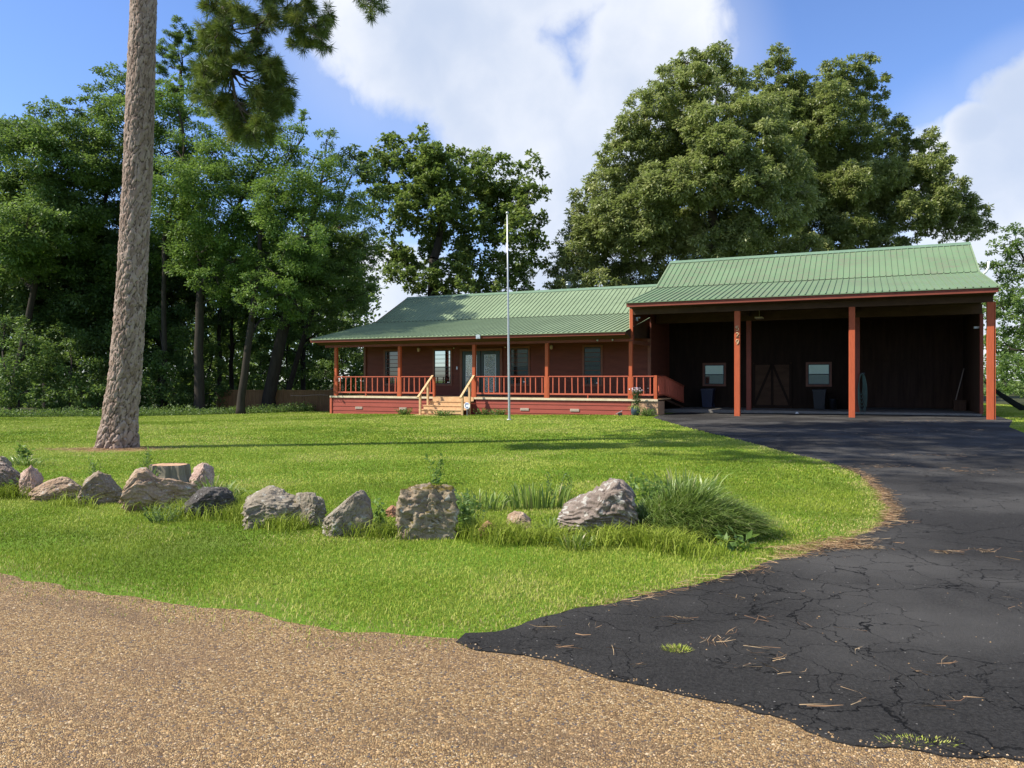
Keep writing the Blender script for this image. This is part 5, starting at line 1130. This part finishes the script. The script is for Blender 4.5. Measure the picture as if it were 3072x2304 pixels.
c = g_(1590, 1190); leafy('broad leaved weed at the right foot of the mound', c[0], c[1]+0.05, 6, 0.14, 0.16, 0.11, 0.05, per=7, tint=(0.5, 0.3))
c = g_(345, 1130); leafy('grey green weed below the long tan rock', c[0], c[1]+0.05, 24, 0.16, 0.22, 0.035, 0.014, mat='leaf_mid', per=16, tint=(0.7, 0.2))
c = g_(20, 1000); leafy('dark green leafy plant at the left edge behind the rocks', c[0], c[1]+0.4, 12, 0.30, 0.16, 0.10, 0.05, mat='leaf_light', per=9)
c = g_(25, 1075); leafy('bright weed in front of the leftmost rock', c[0], c[1]+0.0, 12, 0.20, 0.14, 0.07, 0.03, per=10)
# uncut grass round the rocks
def longgrass():
    pts = [g_(*p) for p in [(-20, 1075), (70, 1085), (170, 1092), (265, 1100), (340, 1112), (400, 1120), (510, 1118), (600, 1145), (700, 1150), (800, 1165), (860, 1168), (990, 1165), (1090, 1172), (1200, 1180), (1300, 1180), (1370, 1172), (1450, 1195), (1550, 1200)]]
    Xs = []; Ys = []
    for (a, b) in zip(pts[:-1], pts[1:]):
        n = int(2600*math.hypot(b[0]-a[0], b[1]-a[1])); t = rng.random(n); Xs.append(a[0]+(b[0]-a[0])*t+rng.normal(0, 0.05, n)); Ys.append(a[1]+(b[1]-a[1])*t+rng.normal(0.12, 0.16, n))
    X = np.concatenate(Xs); Y = np.concatenate(Ys); n = len(X); P2 = np.column_stack([X, Y]); k = fbm(P2, 3.0, 3, 9); ok = rng.random(n) < np.clip(k*4.2-1.75, 0, 1); X, Y, k = X[ok], Y[ok], k[ok]; n = len(X)
    V, T_ = blades(X, Y, rng.uniform(0.07, 0.25, n)*(0.4+k), rng.uniform(0.005, 0.009, n), rng.uniform(0.3, 1.3, n), np.clip(rng.normal(0.45, 0.2, n), 0, 0.92))
    b0 = np.arange(n)[:, None]*5; F = np.concatenate([b0+np.array([[0, 1, 2]]), b0+np.array([[0, 2, 3]]), b0+np.array([[3, 2, 4]])], 1).reshape(-1, 3)
    o = np_mesh('long_grass', V.reshape(-1, 3), F, M['grass'], tint=np.repeat(T_, 3)); tag(o, 'uncut longer grass around the feet of the rocks', 'grass', kind='stuff')
longgrass()

# ------------------------------------------------------------------ pine straw and loose stones
def straw():
    P_ = []; Dr = []
    def pile(cx, cy, n, sx, sy, ang=None):
        a = rng.uniform(0, np.pi, n) if ang is None else rng.normal(ang, 0.5, n)
        P_.append(np.column_stack([cx+rng.normal(0, sx, n), cy+rng.normal(0, sy, n)])); Dr.append(a)
    E1 = np.array(edge1); k0 = [i for i, p in enumerate(E1) if 5.0 < p[1] < 13]
    for i in k0[::2]:
        p = E1[i]; f = np.interp(p[1], [5, 7.6, 8.2, 10, 13], [0.3, 1.0, 1.6, 1.4, 0.4]); n = rng.poisson(26*f)
        pile(p[0]+0.03, p[1], n, 0.055, 0.05)
    for (xd, yd, n, s) in [(1730, 1190, 160, 0.10), (1790, 1180, 170, 0.12), (1830, 1172, 130, 0.10), (1700, 1205, 60, 0.08), (1870, 1188, 60, 0.08), (1960, 1132, 12, 0.05), (2045, 1198, 22, 0.05), (2120, 1196, 22, 0.06), (1820, 1185, 80, 0.07), (1540, 1392, 12, 0.03),
                           (1180, 1362, 8, 0.04), (1460, 1345, 8, 0.03), (1680, 1430, 6, 0.03), (1610, 1240, 22, 0.05), (1900, 1010, 60, 0.3), (2000, 985, 60, 0.35), (1750, 1000, 50, 0.3), (2100, 1020, 60, 0.3), (1880, 940, 60, 0.5), (2050, 930, 60, 0.5), (1990, 912, 160, 0.7)]:
        c = gp(xd, yd); pile(c[0], c[1], n, s*1.3, s*0.6, rng.uniform(0, np.pi) if n < 50 else None)
    for _ in range(60):
        c = gp(rng.uniform(1100, 2212), 1130+470*rng.random()**1.3)
        if inside(DRIVE_POLY, np.array([c[0]]), np.array([c[1]]))[0]: pile(c[0], c[1], rng.integers(1, 4), 0.025, 0.015, rng.uniform(0, np.pi))
    pile(PINE[0]-0.1, PINE[1]-0.5, 900, 0.75, 0.18)
    P2 = np.concatenate(P_); A = np.concatenate(Dr); n = len(P2); L = rng.uniform(0.07, 0.19, n); w = rng.uniform(0.0018, 0.0034, n)
    z = ground_h(P2[:, 0], P2[:, 1])+0.018+rng.random(n)*0.012; d = np.column_stack([np.cos(A), np.sin(A)]); s_ = np.column_stack([-np.sin(A), np.cos(A)]); cv = rng.normal(0, 0.12, n)*L
    V = np.empty((n, 6, 3))
    for k, t in enumerate((-0.5, 0, 0.5)):
        c = P2+d*(L*t)[:, None]+s_*(cv*(1-4*t*t))[:, None]; ww = w*(1 if t == 0 else 0.5)
        V[:, 2*k] = np.column_stack([c-s_*ww[:, None]/2, z+rng.random(n)*0.006]); V[:, 2*k+1] = np.column_stack([c+s_*ww[:, None]/2, z+0.004])
    b0 = np.arange(n)[:, None]*6; F = np.concatenate([b0+np.array([[0, 1, 3, 2]]), b0+np.array([[2, 3, 5, 4]])], 1).reshape(-1, 4)
    o = np_mesh('pine_straw', V.reshape(-1, 3), F, M['straw'], tint=np.repeat(rng.random(n), 2)); tag(o, 'fallen brown pine needles along the edge of the drive', 'pine straw', kind='stuff')
straw()
M['chip'] = leaf_mat('stone_chips', [(0, (0.09, 0.07, 0.05)), (0.3, (0.25, 0.155, 0.07)), (0.8, (0.40, 0.26, 0.12)), (1, (0.52, 0.40, 0.26))], trans=0.0, rough=0.8)
def chips():
    n = 34000; Y = 2.6+3.4*rng.random(n)**1.5; X = rng.uniform(-1, 1, n)*(0.7*Y+0.4); on_road = inside(ROAD_POLY, X, Y); dr = inside(DRIVE_POLY, X, Y)
    de = dist_line(edge2[::12]+[edge2[-1]], X, Y); ok = (on_road & ~dr) | (dr & (rng.random(n) < 0.006+0.8*np.exp(-(de/0.05)**2))); X, Y = X[ok], Y[ok]; n = len(X); r = rng.uniform(0.0022, 0.0060, n)+0.004*(rng.random(n) < 0.02)
    base = np.array([[1, 0, 0], [0, 1, 0], [-1, 0, 0], [0, -1, 0], [0, 0, 0.75], [0.6, 0.6, 0.45]]); z = np.where(inside(DRIVE_POLY, X, Y), 0.011, 0.004)+ground_h(X, Y)
    a = rng.uniform(0, 2*np.pi, n); ca, sa = np.cos(a), np.sin(a); V = np.empty((n, 5, 3)); st = rng.uniform(0.6, 1.5, n)
    for k in range(5):
        b = base[k]; V[:, k, 0] = X+r*(b[0]*ca*st-b[1]*sa); V[:, k, 1] = Y+r*(b[0]*sa*st+b[1]*ca); V[:, k, 2] = z+r*(b[2]+ (0 if k == 4 else 0.0))
    b0 = np.arange(n)[:, None]*5; F = np.concatenate([b0+np.array([[i, (i+1) % 4, 4]]) for i in range(4)], 1).reshape(-1, 3)
    o = np_mesh('loose_gravel', V.reshape(-1, 3), F, M['chip'], tint=np.repeat(rng.random(n), 4)); tag(o, 'loose stone chips on the road', 'gravel', kind='stuff')
chips()
for i, (xd, yd, hgt, nb, rx, lab) in enumerate([(1462, 1408, 0.05, 260, 0.07, 'small yellow green weed growing through the drive'), (1985, 1608, 0.035, 420, 0.16, 'patch of grass at the seam of drive and road')]):
    c = gp(xd, yd); sword_clump(lab, c[0], c[1], nb, hgt, 0.03, 0.004, 0.3, (0.6, 0.98), rx, 0.04, name='weed', cat='weed', mat='grass', seg=3)

# ------------------------------------------------------------------ things round the house
fx, fy = -0.10, 28.6; root = empty('flagpole', (fx, fy, gz(fx, fy)), 0, 'bare silver flagpole on the lawn before the porch', 'flagpole')
x = MB(); x.lathe((0, 0, 0), [(0.046, -0.1), (0.044, 2.2), (0.035, 4.4), (0.024, 7.66), (0.0, 7.67)], 16); p_ = x.build('pole', M['polem'], root); p_.rotation_euler = (0, -0.010, 0)
x = MB(); x.sphere((-0.077, 0, 7.72), 0.055, 10); x.build('ball', M['brass'] if False else M['polem'], root)
x = MB(); x.lathe((0, 0, 0), [(0.0, 0.03), (0.09, 0.03), (0.10, 0.0), (0.10, -0.05)], 16); x.build('collar', M['galv'], root)

# security sign by the steps
X, Y = w2(-15.35, 28.9); root = empty('yard_sign', (X, Y, gz(X, Y)), -TH, 'small white shield sign on a stake beside the steps', 'sign')
x = MB(); x.box(-0.008, 0.008, -0.004, 0.004, -0.05, 0.32); x.build('stake', M['galv'], root)
def plate(mbx, pts, y0, y1):
    k = len(pts); mbx.add([(a, y, b) for y in (y0, y1) for a, b in pts], [tuple(range(k)), tuple(range(2*k-1, k-1, -1))]+[(i, k+i, k+(i+1) % k, (i+1) % k) for i in range(k)])
octo = [(0.15*math.cos(math.pi/8+i*math.pi/4), 0.44+0.155*math.sin(math.pi/8+i*math.pi/4)) for i in range(8)]
x = MB(); plate(x, octo, -0.012, -0.004); x.build('board', M['white'], root)
x = MB(); x.tube([(0.085*math.cos(t*math.pi/8+0.6), -0.016, 0.45+0.07*math.sin(t*math.pi/8+0.6)) for t in range(13)], 0.012, 5); x.box(-0.10, 0.10, -0.018, -0.012, 0.335, 0.352); x.box(-0.09, 0.08, -0.018, -0.012, 0.535, 0.55); x.build('emblem', M['blue_sign'], root)

# flower pot, spotlight, shrubs at the foot of the porch
X, Y = w2(-8.30, 30.0); root = empty('flower_pot', (X, Y, gz(X, Y)), 0, 'dark glazed pot of striped leaves and pink flowers at the porch corner', 'flower pot')
x = MB(); x.lathe((0, 0, 0), [(0.10, 0.0), (0.15, 0.06), (0.19, 0.18), (0.18, 0.28), (0.15, 0.33), (0.17, 0.36), (0.15, 0.36), (0.13, 0.30), (0.0, 0.30)], 24); x.build('pot', M['bluepot'], root)
n = 90; a = rng.uniform(0, 2*np.pi, n); V = np.empty((n, 8, 3)); L = rng.uniform(0.25, 0.45, n)
for k in range(4):
    t = k/3; rr = L*t; zz = 0.33+L*(1.0*t-1.25*t*t); hw = 0.012*(1-t**2)+0.001
    V[:, 2*k] = np.stack([np.cos(a)*rr-np.sin(a)*hw, np.sin(a)*rr+np.cos(a)*hw, zz], 1); V[:, 2*k+1] = np.stack([np.cos(a)*rr+np.sin(a)*hw, np.sin(a)*rr-np.cos(a)*hw, zz], 1)
b0 = np.arange(n)[:, None]*8; F = np.concatenate([b0+np.array([[2*k, 2*k+1, 2*k+3, 2*k+2]]) for k in range(3)], 1).reshape(-1, 4)
np_mesh('striped_leaves', V.reshape(-1, 3), F, M['blade'], root, np.repeat(rng.uniform(0.6, 1.0, n), 3))
P_ = np.column_stack([rng.normal(0.05, 0.09, 420), rng.normal(0.02, 0.08, 420), rng.uniform(0.40, 1.02, 420)]); V = leaf_cards(P_, 0.08, 0.04, 0.0)
cards_obj('dark_foliage', V, rng.uniform(0, 0.35, 420), M['leaf_dark'], root)
P_ = np.column_stack([rng.normal(0.05, 0.13, 70), rng.normal(0.0, 0.06, 70), rng.uniform(0.95, 1.13, 70)]); V = leaf_cards(P_, 0.065, 0.055, 0.0)
cards_obj('flowers', V, rng.uniform(0.3, 1.0, 70), M['flower'], root)
X, Y = w2(-8.95, 29.95); root = empty('solar_spotlight', (X, Y, gz(X, Y)), -TH, 'small black spotlight on the grass beside the flower pot', 'spotlight')
x = MB(); x.bar((-0.14, -0.05, 0.07), (0.10, 0.04, 0.20), 0.12, 0.02); x.build('panel', M['galv'], root)
x = MB(); x.box(-0.05, 0.10, -0.05, 0.07, -0.01, 0.13); x.build('body', M['black'], root)
GS = 'low shrubs along the foot of the porch'
for (u, v, h, sp, lab) in [(-19.0, 29.75, 0.26, 0.42, 'low dark shrub left of the steps'), (-16.4, 28.75, 0.22, 0.50, 'low spreading plant at the foot of the steps'), (-15.0, 29.8, 0.26, 0.50, 'low shrub by the yard sign'), (-14.3, 29.9, 0.24, 0.40, 'low shrub at the skirting right of the steps'), (-7.75, 29.75, 0.30, 0.42, 'spreading green shrub before the plywood skirt')]:
    X, Y = w2(u, v); leafy(lab, X, Y, 46, h, sp, 0.10, 0.035, mat='leaf_light', per=9, name='shrub', cat='shrub', group=GS, tint=(0.35, 0.2))

# bins, hose, pole in the garage
def bin_(label, u, v, s, col='black'):
    X, Y = w2(u, v); root = empty('wheelie_bin', (X, Y, 0.205), -TH, label, 'bin'); x = MB()
    a, b, c = 0.26*s, 0.31*s, 0.80*s; vs = [(-a*0.8, -b*0.8, 0.03), (a*0.8, -b*0.8, 0.03), (a*0.8, b*0.8, 0.03), (-a*0.8, b*0.8, 0.03), (-a, -b, c), (a, -b, c), (a, b, c), (-a, b, c)]
    x.add(vs, [(3, 2, 1, 0), (4, 5, 6, 7), (0, 1, 5, 4), (1, 2, 6, 5), (2, 3, 7, 6), (3, 0, 4, 7)]); x.build('body', M[col], root)
    x = MB(); pts = [(-b-0.02, c+0.002), (-b-0.02, c+0.04), (-b*0.3, c+0.085), (b*0.6, c+0.09), (b+0.04, c+0.05), (b+0.04, c+0.002)]; poly_prism(x, pts, -a-0.025, a+0.025); x.build('lid', M[col], root)
    for sx2 in (-1, 1):
        x = MB(); x.tube([(sx2*a*0.78, b*0.85, 0.08), (sx2*a*0.92, b*0.85, 0.08)], 0.08*s, 14); x.build('wheel', M[col], root)
    x = MB(); x.bar((-a*0.8, b+0.05, c-0.03), (a*0.8, b+0.05, c-0.03), 0.03, 0.03); x.build('handle', M[col], root)
M['bluebin'] = simple('dark_blue_plastic', (0.018, 0.022, 0.050), 0.45)
bin_('dark blue wheeled bin below the left garage window', -6.45, 35.6, 1.0, 'bluebin'); bin_('tall black wheeled bin below the right garage window', -1.72, 35.6, 0.98)
X, Y = w2(-1.18, 35.6); root = empty('waste_bin', (X, Y, 0.205), 0, 'small round dark bin beside the tall black bin', 'bin')
x = MB(); x.lathe((0, 0, 0), [(0.0, 0.0), (0.13, 0.0), (0.16, 0.42), (0.175, 0.43), (0.175, 0.46), (0.15, 0.46), (0.14, 0.40)], 20); x.build('body', M['black'], root)
X, Y = w2(-0.10, 33.30); root = empty('garden_hose', (X, Y, 0), -TH, 'green garden hose hung in loops on the inner post', 'hose')
x = MB()
for k in range(6):
    w_ = 0.07+0.018*k; h_ = 0.42+0.075*k; cx_ = 0.02+0.010*k; y_ = -0.03-0.016*k
    x.tube([(cx_+w_*math.sin(t*math.pi/12)*(1 if t <= 12 else 1), y_, 1.72-h_*(1-math.cos(t*math.pi/12))) for t in range(25)], 0.012, 6, cap=False)
x.build('coils', M['hose'], root)
x = MB(); x.box(0.0, 0.16, -0.10, 0.02, 1.70, 1.76); x.build('hook', M['black'], root)
X, Y = w2(3.45, 37.2); o = MB(); o.tube([(0, 0, 0.0), (0.42, 0.25, 1.75)], 0.02, 8); o = o.build('pole', M['cream']); o.location = (X, Y, 0.21); o.rotation_euler = (0, 0, -TH); tag(o, 'pale pole leaning against the right garage wall', 'pole')
X, Y = w2(3.62, 36.6); o = MB(); o.bevbox(-0.22, 0.22, -0.2, 0.2, 0, 0.42, 0.02); o.box(-0.23, 0.23, -0.21, 0.21, 0.40, 0.43); root = empty('storage_crate', (X, Y, 0.206), -TH, 'brown wooden crate on the garage floor by the right wall', 'crate'); o.build('body', M['sidewall'], root)
X, Y = w2(-2.45, 33.1); o = MB(); o.add([(-0.09, -0.05, 0), (0.08, -0.04, 0), (0.06, 0.05, 0), (-0.06, 0.05, 0), (0.0, 0.0, 0.07), (0.03, 0.01, 0.05)], [(0, 1, 4), (1, 5, 4), (1, 2, 5), (2, 4, 5), (2, 3, 4), (3, 0, 4)]); o = o.build('paper_scrap', M['white']); o.location = (X, Y, gz(X, Y)+0.02); tag(o, 'crumpled white scrap on the drive before the garage', 'litter')

# fence, shed and hammock
def fence_seg(label, xa, xb, Ya, Yb, n_b, gate=False):
    A = np.array(at(xa, 880, Ya)); B = np.array(at(xb, 880, Yb)); L = np.hypot(*(B-A)[:2]); ang = math.atan2(B[1]-A[1], B[0]-A[0]); zb = gz(A[0], A[1])
    root = empty('board_fence', (A[0], A[1], zb), ang, label, 'fence', 'panels of the board fence'); x = MB(); top = 0.92-zb
    for k in range(n_b): x.box(k*L/n_b+0.004, (k+1)*L/n_b-0.006, -0.01+0.004*(k % 2), 0.012+0.004*(k % 2), 0.03, top-0.02+rng.uniform(-0.015, 0.015))
    x.build('boards', M['fence'], root); x = MB(); x.bar((0, 0.03, 0.3), (L, 0.03, 0.3), 0.04, 0.09); x.build('rail', M['fence'], root); x = MB(); x.bar((0, -0.02, top-0.06), (L, -0.02, top-0.06), 0.03, 0.07); x.build('rail', M['fence'], root)
    x = MB(); x.bevbox(L-0.06, L+0.04, -0.06, 0.05, -0.1, top+0.04); x.build('fence_post', M['fence'], root)
    return root, L, top
fence_seg('brown board fence panel left of the thin fence post', 470, 612, 43.2, 43.2, 34)
r_, L, top = fence_seg('darker board fence panel with a white latch chain near the porch', 613, 735, 43.2, 43.2, 30)
x = MB(); x.tube([(0.4+i*0.1, -0.05, top-0.32-0.03*math.sin(i*0.3)) for i in range(22)], 0.012, 5); x.build('chain', M['cream'], r_)
X, Y, Z = at(722, 870, 52); root = empty('shed', (X, Y, gz(X, Y)), 0.3, 'small shed gable peeping over the board fence', 'shed')
zt = 1.5+(819.5-838)/1656*52-gz(X, Y); x = MB(); x.box(-0.7, 0.7, 0, 1.8, 0, zt-0.45); x.add([(-0.7, 0, zt-0.45), (0.7, 0, zt-0.45), (0, 0, zt-0.04), (-0.7, 1.8, zt-0.45), (0.7, 1.8, zt-0.45), (0, 1.8, zt-0.04)], [(0, 1, 2), (5, 4, 3)]); x.build('wall', M['plywood'], root)
x = MB(); x.bar((-0.85, -0.15, zt-0.52), (0.0, -0.15, zt), 0.04, 0.04); x.add([(-0.9, -0.15, zt-0.55), (0, -0.15, zt), (0, 2.0, zt), (-0.9, 2.0, zt-0.55), (0.9, -0.15, zt-0.55), (0.9, 2.0, zt-0.55)], [(0, 1, 2, 3), (1, 4, 5, 2)]); x.build('roof', M['barkl'], root)
A = np.array(at(2125, 820, 35)); B = np.array(at(2300, 905, 33)); root = empty('hammock', tuple(A), 0, 'dark mesh hammock slung beside the garage', 'hammock'); x = MB(); seg = 14; vs = []
for i in range(seg+1):
    t = i/seg; p = (B-A)*t; p[2] -= 0.55*math.sin(math.pi*t)*0.9; wv_ = 0.10+0.55*math.sin(math.pi*t)
    for j in range(7):
        s = j/6-0.5; vs.append((p[0]-s*wv_*0.2, p[1]+s*wv_, p[2]+abs(s)*wv_*0.55-0.1))
x.add(vs, [(i*7+j, i*7+j+1, (i+1)*7+j+1, (i+1)*7+j) for i in range(seg) for j in range(6)], True); x.build('cloth', M['mesh'], root)
x = MB(); x.tube([tuple((B-A)*0), tuple((B-A)*-0.15+np.array([0, 0, 0.15]))], 0.015, 5); x.build('rope', M['black'], root)

# white metal building across the road: the windows of the cabin mirror it
X, Y = w2(-22, -24); root = empty('metal_building', (X, Y, 0), -TH, 'white ribbed metal building across the road', 'building'); x = MB(); Lb, Hb = 46.0, 6.2
x.box(-Lb/2, Lb/2, -14, -0.05, 0, Hb)
for k in range(int(Lb/0.9)): x.box(-Lb/2+k*0.9, -Lb/2+k*0.9+0.07, -0.05, 0.0, 0.9, Hb-0.1)
x.box(-Lb/2, Lb/2, -0.05, -0.02, 0.0, 0.9)
x.build('wall', M['metalwhite'], root); x = MB(); poly = [(-14.4, Hb), (-7, Hb+1.8), (0.4, Hb), (0.4, Hb+0.12), (-7, Hb+1.95), (-14.4, Hb+0.12)]; poly_prism(x, poly, -Lb/2-0.3, Lb/2+0.3); x.build('roof', M['galv'], root)
for k in (-12, 2, 12):
    x = MB(); x.box(k-1.8, k+1.8, 0.0, 0.04, 0, 3.6); x.build('door', M['darkframe'], root)
